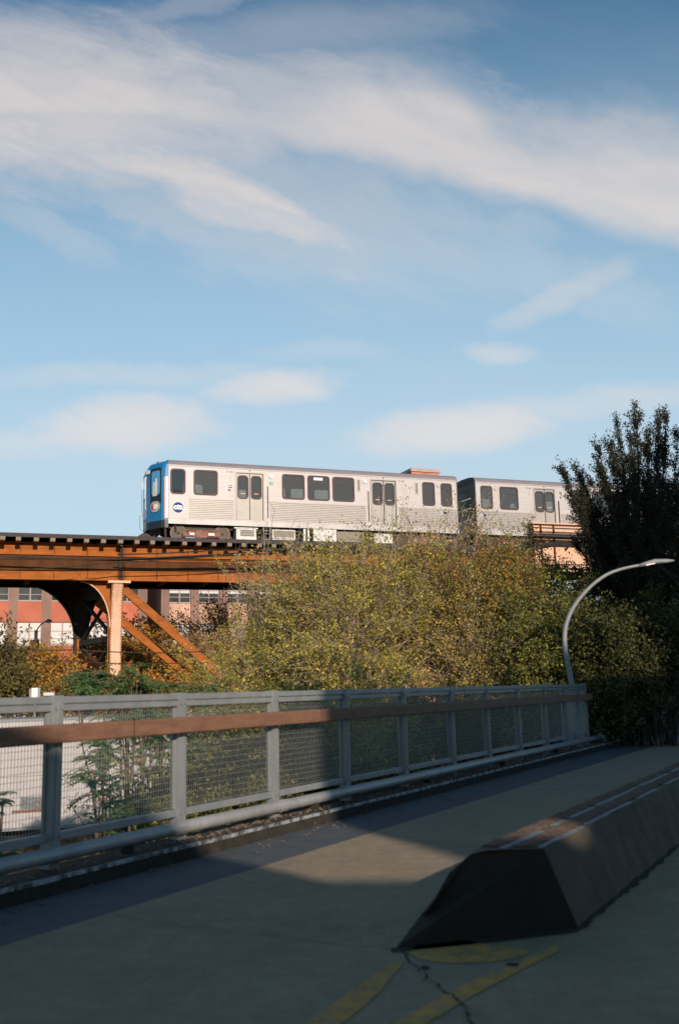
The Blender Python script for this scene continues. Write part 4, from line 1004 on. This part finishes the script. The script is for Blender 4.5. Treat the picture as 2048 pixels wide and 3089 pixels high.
q = MB(); q.box((0, .05, .05), (TLn*.72, .09, 1.1)); q.build('side_skirt', 'blackst', trl)
# low wall with red coping behind the trailer
w0 = at(-400, 2150, 34); w1 = at(640, 2150, 38)
wa = math.atan2(w1.y-w0.y, w1.x-w0.x); WL = math.hypot(w1.x-w0.x, w1.y-w0.y)
lw = empty('low_wall', 'low pinkish wall with dark red coping behind the white trailer', 'wall', (w0.x, w0.y, -3.1), wa)
q = MB(); q.box((0, 0, 0), (WL, .3, 3.75)); q.build('wall_panel', 'palebrick', lw)
q = MB(); q.box((-.05, -.06, 3.42), (WL+.05, -.002, 3.72)); q.box((-.05, -.06, 3.72), (WL+.05, .36, 3.78)) ; q.build('coping', 'rustbog', lw)
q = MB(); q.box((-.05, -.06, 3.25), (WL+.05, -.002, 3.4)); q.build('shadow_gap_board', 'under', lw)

sl0 = at(107, 2015, 46)
s2 = empty('street_lamp', 'small dark street lamp with curved arm before the red brick building', 'street lamp', (sl0.x, 46, -3.1))
tz = at(107, 1901, 46).z+3.1
q = MB(); q.tube([(0, 0, 0), (0, 0, tz)], [.12, .08], 8); q.build('pole', 'blackst', s2)
arm = [at(x, y, 46)-s2.location for x, y in ((109, 1910), (114, 1898), (124, 1884), (136, 1876), (144, 1874))]
q = MB(); q.tube(arm, .03, 6); q.build('arm', 'blackst', s2)
q = MB(); q.tube([at(139, 1875, 46)-s2.location, at(147, 1873, 46)-s2.location, at(157, 1874, 46)-s2.location], [.05, .10, .06], 8); q.build('lamp_head', 'winframe', s2)
bx = at(105, 1945, 46)-s2.location
q = MB(); q.box((bx.x-.16, -.2, bx.z-.15), (bx.x+.18, .15, bx.z+.22)); q.build('control_box', 'blackst', s2)
bx = at(109, 1974, 46)-s2.location
q = MB(); q.box((bx.x-.06, -.16, bx.z-.06), (bx.x+.06, -.10, bx.z+.06)); q.build('white_tag', 'white', s2)
# white meter box on a post
mp_ = at(108, 2075, 31)
mb_ = empty('meter_box', 'small white louvred box on a post just above the left fence rail', 'utility box', (mp_.x, 31, -3.1))
q = MB(); q.tube([(0, 0, 0), (0, 0, mp_.z+3.1-.3)], .04, 8); q.build('post', 'galv', mb_)
q = MB(); q.box((-.08, -.12, mp_.z+3.1-.45), (.11, .15, mp_.z+3.1)); bevel(q.build('housing', 'white', mb_), .006)
q = MB(); q.box((-.17, -.04, mp_.z+3.1-.42), (-.082, .12, mp_.z+3.1-.02)); q.build('side_door', 'winframe', mb_)

# overhead cables
def cable(name, pts, r_, label, sub=10, sag=.0, m='blackst'):
    P = [at(*p) for p in pts]; out = []
    for a, b_ in zip(P[:-1], P[1:]):
        for k in range(sub):
            t = k/sub; p = a.lerp(b_, t); p.z -= sag*4*t*(1-t); out.append(p)
    out.append(P[-1]); q_ = MB(); q_.tube(out, r_, 5); return tag(q_.build(name, m), label, 'cable', 'overhead cables')
cable('cable', [(-150, 1672, 39.4), (355, 1690, 41.7), (900, 1665, 43.8), (1560, 1650, 46)], .04, 'thick black cable hung along the middle of the orange girder', sag=.02)
cable('cable', [(-150, 1680, 39.3), (355, 1687, 41.6), (900, 1655, 43.7), (1560, 1640, 46)], .03, 'upper black cable along the orange girder', sag=.05)
cable('cable', [(-150, 1722, 38.8), (355, 1696, 41.3), (900, 1648, 43.4)], .022, 'thin black cable rising across the orange girder', sag=.1)
cable('cable', [(355, 1672, 41.4), (640, 1660, 42.4), (900, 1652, 43.5)], .03, 'topmost black cable right of the near column', sag=.04)
cable('cable', [(-200, 1945, 36), (230, 1960, 38), (620, 1965, 39)], .022, 'black street wire crossing in front of both columns', sag=.08)
cable('cable', [(-200, 1972, 36), (220, 1994, 38), (620, 1998, 39)], .018, 'lower thin street wire crossing behind the shrubs', sag=.08)
cable('cable', [(1600, 1660, 47), (1730, 1640, 47.5), (1850, 1652, 48.5), (2100, 1700, 50)], .05, 'black cable looping past the walkway on the right span', sag=-.05)
cable('cable', [(1600, 1645, 47), (1720, 1633, 47.5), (1850, 1635, 48.5), (2100, 1650, 50)], .035, 'upper black cable beside the right walkway', sag=-.03)
cable('cable', [(1600, 1645, 46.8), (1680, 1642, 47), (1800, 1660, 48), (2100, 1700, 50)], .04, 'lower black cable across the pale right girder', sag=-.02)

# ================================================================= vegetation
def kites(P, D, N, Ln, Wd):
    """leaf blades: P base, D direction, N sideways, numpy (n,3)"""
    tip = P+D*Ln[:, None]; mid = P+D*(Ln*.45)[:, None]
    a = mid+N*(Wd*.5)[:, None]; b_ = mid-N*(Wd*.5)[:, None]
    V = np.stack([P, b_, tip, a], 1).reshape(-1, 3); return V
def quads_obj(name, V, m, parent):
    n = len(V)//4; me = bpy.data.meshes.new(name); me.vertices.add(len(V)); me.vertices.foreach_set('co', V.astype(np.float32).ravel())
    me.loops.add(4*n); me.loops.foreach_set('vertex_index', np.arange(4*n, dtype=np.int32)); me.polygons.add(n)
    me.polygons.foreach_set('loop_start', np.arange(0, 4*n, 4, dtype=np.int32)); me.update(calc_edges=True); me.validate()
    me.materials.append(M[m]); o = bpy.data.objects.new(name, me); COL.objects.link(o); o.parent = parent; return o
def unit(v): return v/np.maximum(np.linalg.norm(v, axis=-1, keepdims=True), 1e-9)
def leaves_at(P, rng, size, aspect=.55, up=.25, droop=0.0):
    n = len(P); D = unit(rng.normal(size=(n, 3))+np.array([0, 0, up-droop])); N = unit(np.cross(D, rng.normal(size=(n, 3))))
    L = size*rng.uniform(.6, 1.35, n); return kites(P, D, N, L, L*aspect)
def tubes_fast(mb, segs, nside=3):
    for pts, r0_, r1_ in segs:
        k = len(pts); mb.tube(pts, [r0_+(r1_-r0_)*i/(k-1) for i in range(k)], nside, caps=False)
def tree(name, label, cat, base, blobs, leafm, barkm, seed, limbs=7, trunk_r=.14, att=200, twigs=4, twig_len=.7, leaves=10, lsize=.085, up=.5,
         aspect=.55, group=None, bare=0.0, stems=1, fuzz=.12, upbias=.5, trunk_frac=.35, inner=.2, radial=1.0, clump=.72):
    """blobs: (centre, (rx,ry,rz), weight). limbs grow from the trunk to points inside the blobs, twigs and leaves sit round them."""
    rng = np.random.default_rng(seed); rs_ = random.Random(seed)
    root = empty(name, label, cat, base, 0, group); B = np.array(base)
    wts = np.array([b_[2]*b_[1][0]*b_[1][2] for b_ in blobs]); wts = wts/wts.sum(); A = []; OUT = []
    for b_, w in zip(blobs, wts):
        n = max(4, int(att*w)); d = unit(rng.normal(size=(n, 3))); rr = (inner+(1-inner)*rng.uniform(0, 1, n))**.6
        pts_ = d*rr[:, None]
        m_ = max(2, n//11); cc = pts_[rng.choice(n, m_, replace=False)]; pick = rng.integers(0, m_, n); cl = rng.random(n) < clump
        pts_ = np.where(cl[:, None], cc[pick]+rng.normal(size=(n, 3))*.34/np.array(b_[1]), pts_)
        A.append(np.array(b_[0])+pts_*np.array(b_[1])); OUT.append(unit(pts_+d*.3))
    A = np.concatenate(A); OUT = np.concatenate(OUT); A[:, 2] = np.maximum(A[:, 2], B[2]+.15)
    C = A.mean(0)
    cen = A[rng.choice(len(A), min(limbs, len(A)), replace=False)]
    for _ in range(4):
        idx = np.argmin(((A[:, None]-cen[None])**2).sum(-1), 1)
        cen = np.array([A[idx == k].mean(0) if (idx == k).any() else cen[k] for k in range(len(cen))])
    tk = MB(); tops = []
    for s_ in range(stems):
        off = np.array([rs_.uniform(-.35, .35), rs_.uniform(-.35, .35), 0])*(stems > 1)
        st = B+off; tp_ = st*(1-trunk_frac)+C*trunk_frac; tp_[2] = st[2]+(C[2]-st[2])*(trunk_frac+.1)
        pts = [st*(1-t)+tp_*t+np.array([math.sin(t*3+s_)*.06, math.cos(t*4+s_)*.06, 0]) for t in np.linspace(0, 1, 5)]
        tk.tube(pts, [trunk_r*(1-.09*i) for i in range(5)], 8); tops.append((tp_, pts))
    segs = []; limb_paths = []
    for k, c in enumerate(cen):
        tp_, tpts = tops[k % stems]; st = np.array(tpts[-1])*(.55)+np.array(tpts[2])*.45 if k % 3 == 0 else np.array(tpts[-1])
        mid = st*.5+c*.5+rng.normal(size=3)*.12*np.linalg.norm(c-st); mid[2] += .1*np.linalg.norm(c-st)
        P_ = [(1-t)**2*st+2*t*(1-t)*mid+t*t*c for t in np.linspace(0, 1, 7)]
        limb_paths.append(P_); segs.append((P_, trunk_r*.55, trunk_r*.22))
    tubes_fast(tk, segs, 6); segs = []
    LP = []; LD = []
    for i, a in enumerate(A):
        P_ = limb_paths[idx[i]]; t0 = rs_.uniform(.35, .95); j = min(5, int(t0*6)); s0 = np.array(P_[j]); L = np.linalg.norm(a-s0)
        mid = (s0+a)/2+rng.normal(size=3)*.1*L; mid[2] += .06*L
        pp = [(1-t)**2*s0+2*t*(1-t)*mid+t*t*a for t in np.linspace(0, 1, 5)]
        segs.append((pp, trunk_r*.14+.006, .006))
        outd = unit(OUT[i]*radial+np.array([0, 0, upbias]))
        for w in range(twigs):
            d = unit(outd+rng.normal(size=3)*.55); Lt = twig_len*rs_.uniform(.5, 1.25); o0 = pp[rs_.choice((2, 3, 4, 4))]
            cv_ = rng.normal(size=3)*.12*Lt
            tw_ = [o0+d*Lt*t+cv_*t*t for t in (0, .35, .7, 1)]; segs.append((tw_, .006, .0025))
            if rs_.random() < bare: continue
            nl = rs_.randint(int(leaves*.6), int(leaves*1.4)); tt = rng.uniform(.1, 1.05, nl)
            LP.append(np.array([o0+d*Lt*t+cv_*t*t for t in tt])+rng.normal(size=(nl, 3))*fuzz*.5)
    tubes_fast(tk, segs, 3)
    tk.v = [(x-B[0], y-B[1], z-B[2]) for x, y, z in tk.v]
    tk.build('trunk', barkm, root)
    P_ = np.concatenate(LP)-B; V = leaves_at(P_, rng, lsize, aspect, up=upbias*.3)
    quads_obj('crown', V, leafm, root); return root
def bl(px, py, rx, ry, Yd, rdepth=None, w=1.0):
    c = at(px, py, Yd); k = Yd/2987.0; return ((c.x, c.y, c.z), (rx*k, rdepth if rdepth else rx*k*.7, ry*k), w)
def gz(x, y):
    """ground height below a point"""
    p = Vector((x, y, 0))-C0; s = p.dot(PD); d = p.dot(PN)
    if d <= .45: return -.03
    e_ = smooth((s-14.5)/3.5)*(1-smooth((d-.6)/(3.5+.12*max(0, s-18))))
    return -3.1+3.0*e_
def base(px, Yd, dz=-.1): p = at(px, 2080, Yd); return (p.x, p.y, gz(p.x, p.y)+dz)

tree('ash_tree', 'large yellow green thinning tree in the centre in front of the train', 'tree', base(1080, 27),
     [bl(1060, 1850, 230, 170, 27), bl(1180, 1730, 190, 100, 28), bl(960, 1775, 130, 100, 27), bl(1050, 1715, 120, 60, 28, w=.6), bl(1080, 2010, 260, 110, 26), bl(1250, 1900, 160, 150, 27), bl(1080, 2130, 280, 60, 26)],
     'l_olive', 'barkg', 21, limbs=11, trunk_r=.15, att=720, twigs=5, twig_len=.7, leaves=16, lsize=.076, bare=.2)
tree('ash_tree', 'tan and yellow half bare tree right of centre before the second car', 'tree', base(1400, 27.5),
     [bl(1380, 1900, 200, 170, 27), bl(1450, 2010, 220, 100, 26), bl(1330, 1760, 120, 120, 29), bl(1500, 1850, 120, 140, 28), bl(1400, 2130, 230, 60, 26)],
     'l_brown', 'barkg', 22, limbs=10, trunk_r=.13, att=600, twigs=5, twig_len=.65, leaves=15, lsize=.075, bare=.25)
tree('maple_tree', 'orange and green tree in front of the train car joint', 'tree', base(1440, 28),
     [bl(1470, 1760, 130, 95, 27.6), bl(1330, 1710, 110, 50, 28), bl(1540, 1735, 70, 90, 27.6), bl(1440, 1840, 130, 90, 26.6)],
     'l_maple', 'bark', 23, limbs=9, trunk_r=.14, att=520, twigs=5, twig_len=.55, leaves=16, lsize=.070, bare=.05)
tree('elm_tree', 'green tree with yellow flecks at the left of the curved lamp', 'tree', base(1640, 26),
     [bl(1660, 1860, 110, 130, 26), bl(1590, 1720, 60, 100, 30), bl(1730, 1800, 90, 60, 31), bl(1720, 1990, 120, 110, 25), bl(1600, 1990, 120, 110, 25), bl(1660, 2140, 140, 70, 25)],
     'l_green', 'bark', 24, limbs=8, trunk_r=.12, att=480, twigs=5, twig_len=.5, leaves=16, lsize=.082, bare=.04)
tree('ash_tree', 'low yellow brown tree left of centre below the orange girder', 'tree', base(800, 28),
     [bl(830, 1960, 145, 120, 28), bl(880, 1840, 100, 100, 28), bl(740, 2040, 130, 60, 27), bl(880, 2000, 140, 110, 27), bl(800, 2130, 200, 60, 27)],
     'l_olive', 'barkg', 25, limbs=9, trunk_r=.12, att=560, twigs=5, twig_len=.65, leaves=14, lsize=.076, bare=.2)
tree('ash_tree', 'feathery brown tree in front of the pale brick building', 'tree', base(680, 50),
     [bl(660, 1930, 130, 90, 50), bl(760, 1900, 110, 100, 50), bl(580, 1980, 110, 80, 50)],
     'l_orange', 'barkg', 26, limbs=8, trunk_r=.11, att=420, twigs=5, twig_len=1.1, leaves=11, lsize=.12, bare=.35)
# wispy shoots rising in front of the train
tree('sapling', 'sparse leafy shoots rising in front of the car joint and doors', 'tree', base(1300, 29.5),
     [bl(1330, 1615, 110, 55, 30, 1.2), bl(1200, 1615, 70, 50, 30, 1.2), bl(1420, 1585, 60, 60, 30, 1.0), bl(1540, 1630, 60, 30, 30, .8)],
     'l_olive', 'barkg', 27, limbs=9, trunk_r=.035, att=85, twigs=3, twig_len=.8, leaves=7, lsize=.08, bare=.4, stems=3, upbias=1.2)
tree('sapling', 'thin yellow leaved branches against the left girder end', 'tree', base(850, 28),
     [bl(800, 1730, 90, 60, 28, 1.0), bl(900, 1680, 80, 60, 28, 1.0), bl(720, 1760, 50, 30, 28, .8), bl(960, 1650, 60, 40, 28, .8)],
     'l_olive', 'barkg', 28, limbs=7, trunk_r=.035, att=70, twigs=3, twig_len=.7, leaves=8, lsize=.085, bare=.3, stems=2, upbias=.9)
# autumn shrubs beyond the viaduct
for i, (px, py, rx, ry, Yd, lm, lab) in enumerate([
        (110, 2050, 130, 70, 46, 'l_orange', 'orange autumn shrub left of the dark column'), (290, 1990, 60, 110, 49.5, 'l_orange', 'orange shrub seen between the two columns'),
        (440, 1950, 110, 100, 48.5, 'l_orange', 'orange shrub between the diagonal struts'), (10, 2045, 40, 75, 38, 'l_under', 'dark green shrub at the left edge'),
        (560, 2030, 130, 80, 49, 'l_olive', 'olive shrub below the lower diagonal strut'), (150, 2040, 50, 60, 45, 'l_orange', 'tall yellow shrub touching the dark column'),
        (60, 2030, 50, 40, 47, 'l_olive', 'small olive shrub under the street wires'), (430, 2095, 120, 35, 40, 'l_orange', 'low orange shrub at the foot of the near column')]):
    tree('autumn_shrub', lab, 'shrub', base(px, Yd), [bl(px, py, rx, ry, Yd), bl(px+rx*.3, py+ry*.5, rx*.9, ry*.6, Yd-1)], lm, 'bark', 40+i, limbs=6, trunk_r=.08, att=190, twigs=5, twig_len=.8, leaves=11, lsize=.15, bare=.1,
         stems=3, group='shrubs under the viaduct')

# feather-leaved saplings (compound leaves)
def fern_tree(label, base_, crowns, seed, nfr=60, flen=.55, leafm='l_fern', stems=3, trunk_r=.035, lsize=.095, barkm='barkr'):
    rng = np.random.default_rng(seed); rs_ = random.Random(seed); root = empty('tree_of_heaven', label, 'tree', base_, 0, 'feather leaved saplings below the fence')
    tk = MB(); VV = []; B = np.array(base_)
    for s_, (c, rad) in enumerate(crowns):
        c = np.array(c); st = B+np.array([rs_.uniform(-.15, .15), rs_.uniform(-.15, .15), 0])
        if s_ > 1: st = first[rs_.choice((3, 4))]
        mid = (st+c)/2+rng.normal(size=3)*.1; path = [(1-t)**2*st+2*t*(1-t)*mid+t*t*c for t in np.linspace(0, 1, 8)]
        if s_ == 0: first = path
        tk.tube(path, [trunk_r*(1-.09*i)*(1 if s_ < 2 else .6) for i in range(8)], 6)
        nsub = max(3, nfr//8)
        for j in range(nsub):
            o0 = path[rs_.randint(4, 7)]; d = unit(rng.normal(size=3)*np.array([1, 1, .5])+np.array([0, 0, .35])); e0 = c+d*np.array(rad)*rs_.uniform(.4, 1)
            pp = [o0*(1-t)+e0*t+np.array([0, 0, .12*math.sin(t*PI)]) for t in np.linspace(0, 1, 5)]; tk.tube(pp, [trunk_r*.4, trunk_r*.33, trunk_r*.26, trunk_r*.2, trunk_r*.12], 4, caps=False)
            for f in range(8):
                q0 = pp[rs_.choice((2, 3, 4, 4, 4))]; az = rs_.uniform(0, 2*PI); L = flen*rs_.uniform(.6, 1.2); d2 = np.array([math.cos(az), math.sin(az), rs_.uniform(-.1, .7)]); d2 = unit(d2)
                K = 11; t = np.linspace(.12, 1, K); pts = q0+d2*L*t[:, None]; pts[:, 2] -= .45*L*t**2
                tk.tube([q0, pts[4], pts[8], pts[-1]], [.005, .004, .003, .002], 3, caps=False)
                side = unit(np.cross(d2, [0, 0, 1])); tang = unit(np.gradient(pts, axis=0))
                for sg in (-1, 1):
                    D = unit(tang*.45+side*sg+rng.normal(size=(K, 3))*.12+np.array([0, 0, -.35])); N = unit(np.cross(D, rng.normal(size=(K, 3))*.4+np.array([0, 0, 1.])))
                    N = unit(tang*.9+rng.normal(size=(K, 3))*.25)
                    Ln = lsize*(1.0-.35*t)*rng.uniform(.8, 1.2, K); VV.append(kites(pts, D, N, Ln, Ln*.38))
    tk.v = [(x-B[0], y-B[1], z-B[2]) for x, y, z in tk.v]; tk.build('trunk', barkm, root)
    V = np.concatenate(VV)-B; quads_obj('crown', V, leafm, root); return root
def cr_(px, py, rx, ry, Yd): c = at(px, py, Yd); k = Yd/2987.0; return ((c.x, c.y, c.z), (rx*k, rx*k*.8, ry*k))
fern_tree('dark green feathery sapling before the near column', base(330, 17), [cr_(320, 2055, 90, 35, 17), cr_(430, 2050, 80, 45, 17), cr_(240, 2075, 60, 30, 16.5)], 61, 60)
fern_tree('feathery sapling rising below the diagonal struts', base(520, 18), [cr_(480, 2080, 110, 35, 18), cr_(590, 2090, 90, 35, 18), cr_(400, 2090, 80, 40, 17.5)], 62, 60)
fern_tree('slender sapling with bare forked trunk behind the second mesh panel', base(410, 12.5), [cr_(380, 2220, 80, 70, 12.5), cr_(480, 2230, 60, 90, 12.5), cr_(300, 2290, 60, 50, 12.3), cr_(420, 2180, 70, 50, 12.5)], 63, 60, .34, stems=3, lsize=.075)
fern_tree('low leafy sapling at the foot of the second mesh panel', base(330, 11.5, 0), [cr_(320, 2420, 70, 60, 11.5), cr_(390, 2470, 70, 40, 11.3), cr_(290, 2360, 40, 40, 11.5)], 64, 34, .36, lsize=.07)
fern_tree('feathery sapling behind the post right of the forked trunk', base(570, 13.5), [cr_(560, 2200, 60, 80, 13.5), cr_(620, 2280, 60, 80, 13.5), cr_(560, 2380, 40, 60, 13), cr_(480, 2190, 70, 60, 13), cr_(600, 2400, 60, 50, 13)], 65, 70, .34, lsize=.075)
fern_tree('small leafy sapling at the left edge behind the mesh', base(10, 10.5, 0), [cr_(10, 2420, 25, 30, 10.5), cr_(5, 2580, 20, 20, 10)], 66, 16, .22, lsize=.07)
# undergrowth close behind the fence
for i, (px, py, rx, ry, Yd, lm, lab) in enumerate([
        (760, 2240, 150, 110, 12.6, 'l_green', 'olive bush behind the third mesh panel'), (950, 2230, 150, 110, 13.8, 'l_olive', 'olive bush behind the fourth mesh panel'),
        (1120, 2210, 150, 110, 15.5, 'l_olive', 'yellow flecked bush behind the fifth mesh panel'), (1300, 2160, 150, 100, 23, 'l_under', 'olive bush behind the sixth mesh panel'),
        (1460, 2140, 130, 90, 24.5, 'l_under', 'olive bush behind the far mesh panels'), (1620, 2130, 130, 90, 25.5, 'l_under', 'olive bush behind the last mesh panel'),
        (690, 2420, 150, 100, 12, 'l_green', 'low green bush at the bridge foot behind the third panel'), (900, 2340, 170, 100, 13.2, 'l_green', 'low bush at the bridge foot behind the fourth panel'),
        (1150, 2280, 180, 90, 19, 'l_under', 'low bush at the bridge foot behind the fifth panel'), (520, 2480, 120, 60, 11.2, 'l_green', 'low green bush at the bridge foot behind the second post')]):
    Yd += 1.1
    tree('bush', lab, 'shrub', base(px, Yd), [bl(px, py, rx, ry, Yd, .65), bl(px, py+70, rx, ry, Yd, .65)], lm, 'bark', 70+i, limbs=6, trunk_r=.04, att=230, twigs=5, twig_len=.30, leaves=20, lsize=.055, bare=.1, stems=3,
         group='bushes close behind the fence', fuzz=.1)

# dark upright tree on the right
def plume_tree(label, base_, plumes, seed, leafm, barkm, n_leaf=1250, lsize=.062):
    rng = np.random.default_rng(seed); rs_ = random.Random(seed); root = empty('dark_tree', label, 'tree', base_, 0); B = np.array(base_); tk = MB(); LP = []; LD = []
    hub = np.array([B[0]+.0, B[1], B[2]+2.2]); tk.tube([B, B*.4+hub*.6, hub, hub+np.array([.1, 0, 1.5])], [.26, .22, .19, .12], 9)
    for (tip, r_, start) in plumes:
        tip = np.array(tip); st = np.array(start) if start is not None else hub+np.array([0, 0, rs_.uniform(0, 1.4)])
        mid = (st+tip)/2+np.array([(tip[0]-st[0])*.05+.35, (tip[1]-st[1])*.18, -.12*np.linalg.norm(tip-st)])
        path = np.array([(1-t)**2*st+2*t*(1-t)*mid+t*t*tip for t in np.linspace(0, 1, 12)])
        tk.tube(path, [.07*(1-.087*i) for i in range(12)], 5, caps=False)
        nt_ = 260; tt = rng.uniform(.55, 1.04, nt_); LP.append(st*((1-tt)**2)[:, None]+mid*(2*tt*(1-tt))[:, None]+tip*(tt**2)[:, None]+rng.normal(size=(nt_, 3))*(.05+.16*(1.04-tt))[:, None]); LD.append(np.repeat(unit(tip-st)[None], nt_, 0))
        L = np.linalg.norm(tip-st); nsub = int(24*L/3)
        for k in range(nsub):
            t = rs_.uniform(.15, 1)**.75; i = min(10, int(t*11)); fr_ = t*11-i; p = path[i]*(1-fr_)+path[i+1]*fr_; ax = unit(path[i+1]-path[i])
            d = unit(ax*1.3+rng.normal(size=3)*.5+np.array([-.25, 0, .12])); Ls = r_*rs_.uniform(.8, 1.8)*(1.3-t*.85)
            cv_ = np.array([0, 0, .15*Ls]); tk.tube([p, p+d*Ls*.5, p+d*Ls+cv_], [.012, .008, .003], 3, caps=False)
            nl = int(n_leaf*Ls/5); tt = rng.uniform(.0, 1.05, nl); LP.append(p+d*Ls*tt[:, None]+cv_*(tt**2)[:, None]+rng.normal(size=(nl, 3))*.045); LD.append(np.repeat(d[None], nl, 0))
    tk.v = [(x-B[0], y-B[1], z-B[2]) for x, y, z in tk.v]; tk.build('trunk', barkm, root)
    P_ = np.concatenate(LP)-B; D0 = np.concatenate(LD); D = unit(D0*.5+rng.normal(size=P_.shape)*.7); N = unit(np.cross(D, rng.normal(size=P_.shape)))
    Ln = lsize*rng.uniform(.6, 1.3, len(P_)); quads_obj('crown', kites(P_, D, N, Ln, Ln*.5), leafm, root); return root
YD = 27.0
pl = []
for px, py, r_ in [(1695, 1378, .55), (1735, 1375, .5), (1760, 1460, .5), (1800, 1310, .5), (1838, 1300, .5), (1862, 1240, .45), (1912, 1206, .55), (1955, 1270, .5), (1985, 1225, .5), (2008, 1225, .5), (2045, 1280, .5), (2100, 1240, .5), (2140, 1350, .6),
                   (1815, 1400, .7), (1745, 1400, .6), (1785, 1425, .6), (1755, 1480, .6), (1770, 1530, .6), (1780, 1500, .7), (1720, 1470, .6), (1860, 1350, .7), (1900, 1300, .7), (1950, 1330, .8), (2000, 1320, .8), (2060, 1380, .8), (2120, 1480, .8),
                   (1760, 1560, .7), (1745, 1620, .6), (1850, 1480, .8), (1900, 1430, .9), (1960, 1450, .9), (2020, 1480, .9), (2080, 1560, .9), (1800, 1640, .7), (1740, 1690, .5), (1870, 1600, .9),
                   (1940, 1580, .9), (2000, 1600, .9), (2060, 1680, .9), (1830, 1560, .9), (1980, 1700, .9), (1900, 1680, .7), (2120, 1650, .9)]:
    yd = YD+random.Random(px).uniform(-1.6, 1.6); pl.append((at(px, py+30, yd), r_*.85, None))
# drooping lower skirt
for px, py, r_ in [(1760, 1760, .7), (1830, 1790, .8), (1900, 1780, .9), (1970, 1790, .9), (2040, 1780, .9), (1790, 1840, .6), (1900, 1830, .7), (1980, 1820, .7), (2060, 1830, .7), (1740, 1800, .6), (1840, 1760, .8), (1930, 1760, .8), (2010, 1760, .8)]:
    yd = YD+random.Random(px+py).uniform(-1.2, 1.2); pl.append((at(px, py, yd), r_, at(1930+(px-1930)*.3, 1690, yd)))
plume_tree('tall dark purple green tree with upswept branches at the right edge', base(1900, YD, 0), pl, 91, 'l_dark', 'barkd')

# dark shrubs at the right, in front of it
for i, (px, py, rx, ry, Yd, lm, lab) in enumerate([
        (1800, 1980, 90, 110, 24.5, 'l_shrub', 'dark green shrub directly right of the curved lamp post'), (1930, 1930, 110, 90, 25.5, 'l_shrub', 'rounded dark shrub below the tall dark tree'),
        (2050, 1960, 110, 130, 24.5, 'l_shrub', 'dark shrub at the right edge of the picture'), (1880, 2060, 110, 70, 24.3, 'l_shrub', 'low dark shrub behind the metal cabinet'), (1790, 2130, 70, 70, 24.2, 'l_shrub', 'small dark shrub filling the gap behind the fence end')]):
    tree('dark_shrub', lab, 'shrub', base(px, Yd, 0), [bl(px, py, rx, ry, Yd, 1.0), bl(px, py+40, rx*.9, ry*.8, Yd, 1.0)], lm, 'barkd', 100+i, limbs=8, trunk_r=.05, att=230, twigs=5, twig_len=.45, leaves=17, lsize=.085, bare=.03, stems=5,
         group='dark shrubs at the right', inner=.0)
# bare stems of a hedge with a pale wall beyond
sh = empty('stemmed_hedge', 'bare upright stems under the dark shrubs at the far end of the path', 'shrub', base(1950, 23.5, 0))
q = MB(); rs = random.Random(44)
for i in range(70):
    px = rs.uniform(1850, 2110); a = at(px, 2190+rs.uniform(-6, 8), 23.6+rs.uniform(-.4, .5)); a.z = gz(a.x, a.y)-.02; c = at(px+rs.uniform(-45, 45), 2010+rs.uniform(-20, 40), 23.8+rs.uniform(-.6, .6)); m_ = a.lerp(c, .5)+Vector((rs.uniform(-.06, .06), 0, 0))
    q.tube([a, m_, c], [.018, .014, .008], 4, caps=False)
q.v = [tuple(Vector(v)-sh.location) for v in q.v]; q.build('stem', 'barkd', sh)
pw = empty('pale_wall', 'pale grey wall glimpsed between the bare hedge stems', 'wall', tuple(at(1985, 2100, 30).xy)+(-.1,), 0)
q = MB(); q.box((-.9, 0, 0), (3.2, .2, 1.75)); q.build('wall_panel', 'stripe', pw)
# dry grass fringe beyond the fence end
rng = np.random.default_rng(5); n = 9000
S_ = rng.uniform(17.9, 36, n); Dd = rng.uniform(.02, 1.9, n)**1.0
Pg = np.array([tuple(sd(a, b_, gz(*sd(a, b_).xy)-.02)) for a, b_ in zip(S_, Dd)])
Dg = unit(np.array([0, 0, 1.])+rng.normal(size=(n, 3))*.35); Ng = unit(np.cross(Dg, rng.normal(size=(n, 3))))
M['l_dry'] = leafm('dry grass', [(.05, .03, .014), (.08, .05, .02), (.05, .045, .015), (.11, .065, .025)], .1)
gr = quads_obj('dry_grass', kites(Pg, Dg, Ng, rng.uniform(.12, .42, n), np.full(n, .02)), 'l_dry', None); tag(gr, 'dark dry grass and weeds at the path edge past the fence', 'grass', kind='stuff')
# ground cover below the bridge
n = 16000
S_ = rng.uniform(-6, 40, n); Dd = rng.uniform(.8, 26, n)
Pg = np.array([tuple(sd(a, b_, gz(*sd(a, b_).xy)-.02)) for a, b_ in zip(S_, Dd)])
Dg = unit(np.array([0, 0, 1.])+rng.normal(size=(n, 3))*.6); Ng = unit(np.cross(Dg, rng.normal(size=(n, 3))))
gr = quads_obj('ground_weeds', kites(Pg, Dg, Ng, rng.uniform(.15, .5, n), rng.uniform(.04, .12, n)), 'l_under', None); tag(gr, 'weeds covering the ground below the bridge', 'weeds', kind='stuff')
# single pale leaf by the hedge
lf = at(2025, 2165, 22.8)
q = MB(); q.add([(0, 0, 0), (.05, -.01, .03), (.12, 0, .09), (.06, .02, .07), (.0, .01, .05), (-.04, 0, .02)], [(0, 1, 2, 3), (0, 3, 4, 5)])
q.v = [(x+lf.x, y+lf.y, z+gz(lf.x, lf.y)+.25) for x, y, z in q.v]
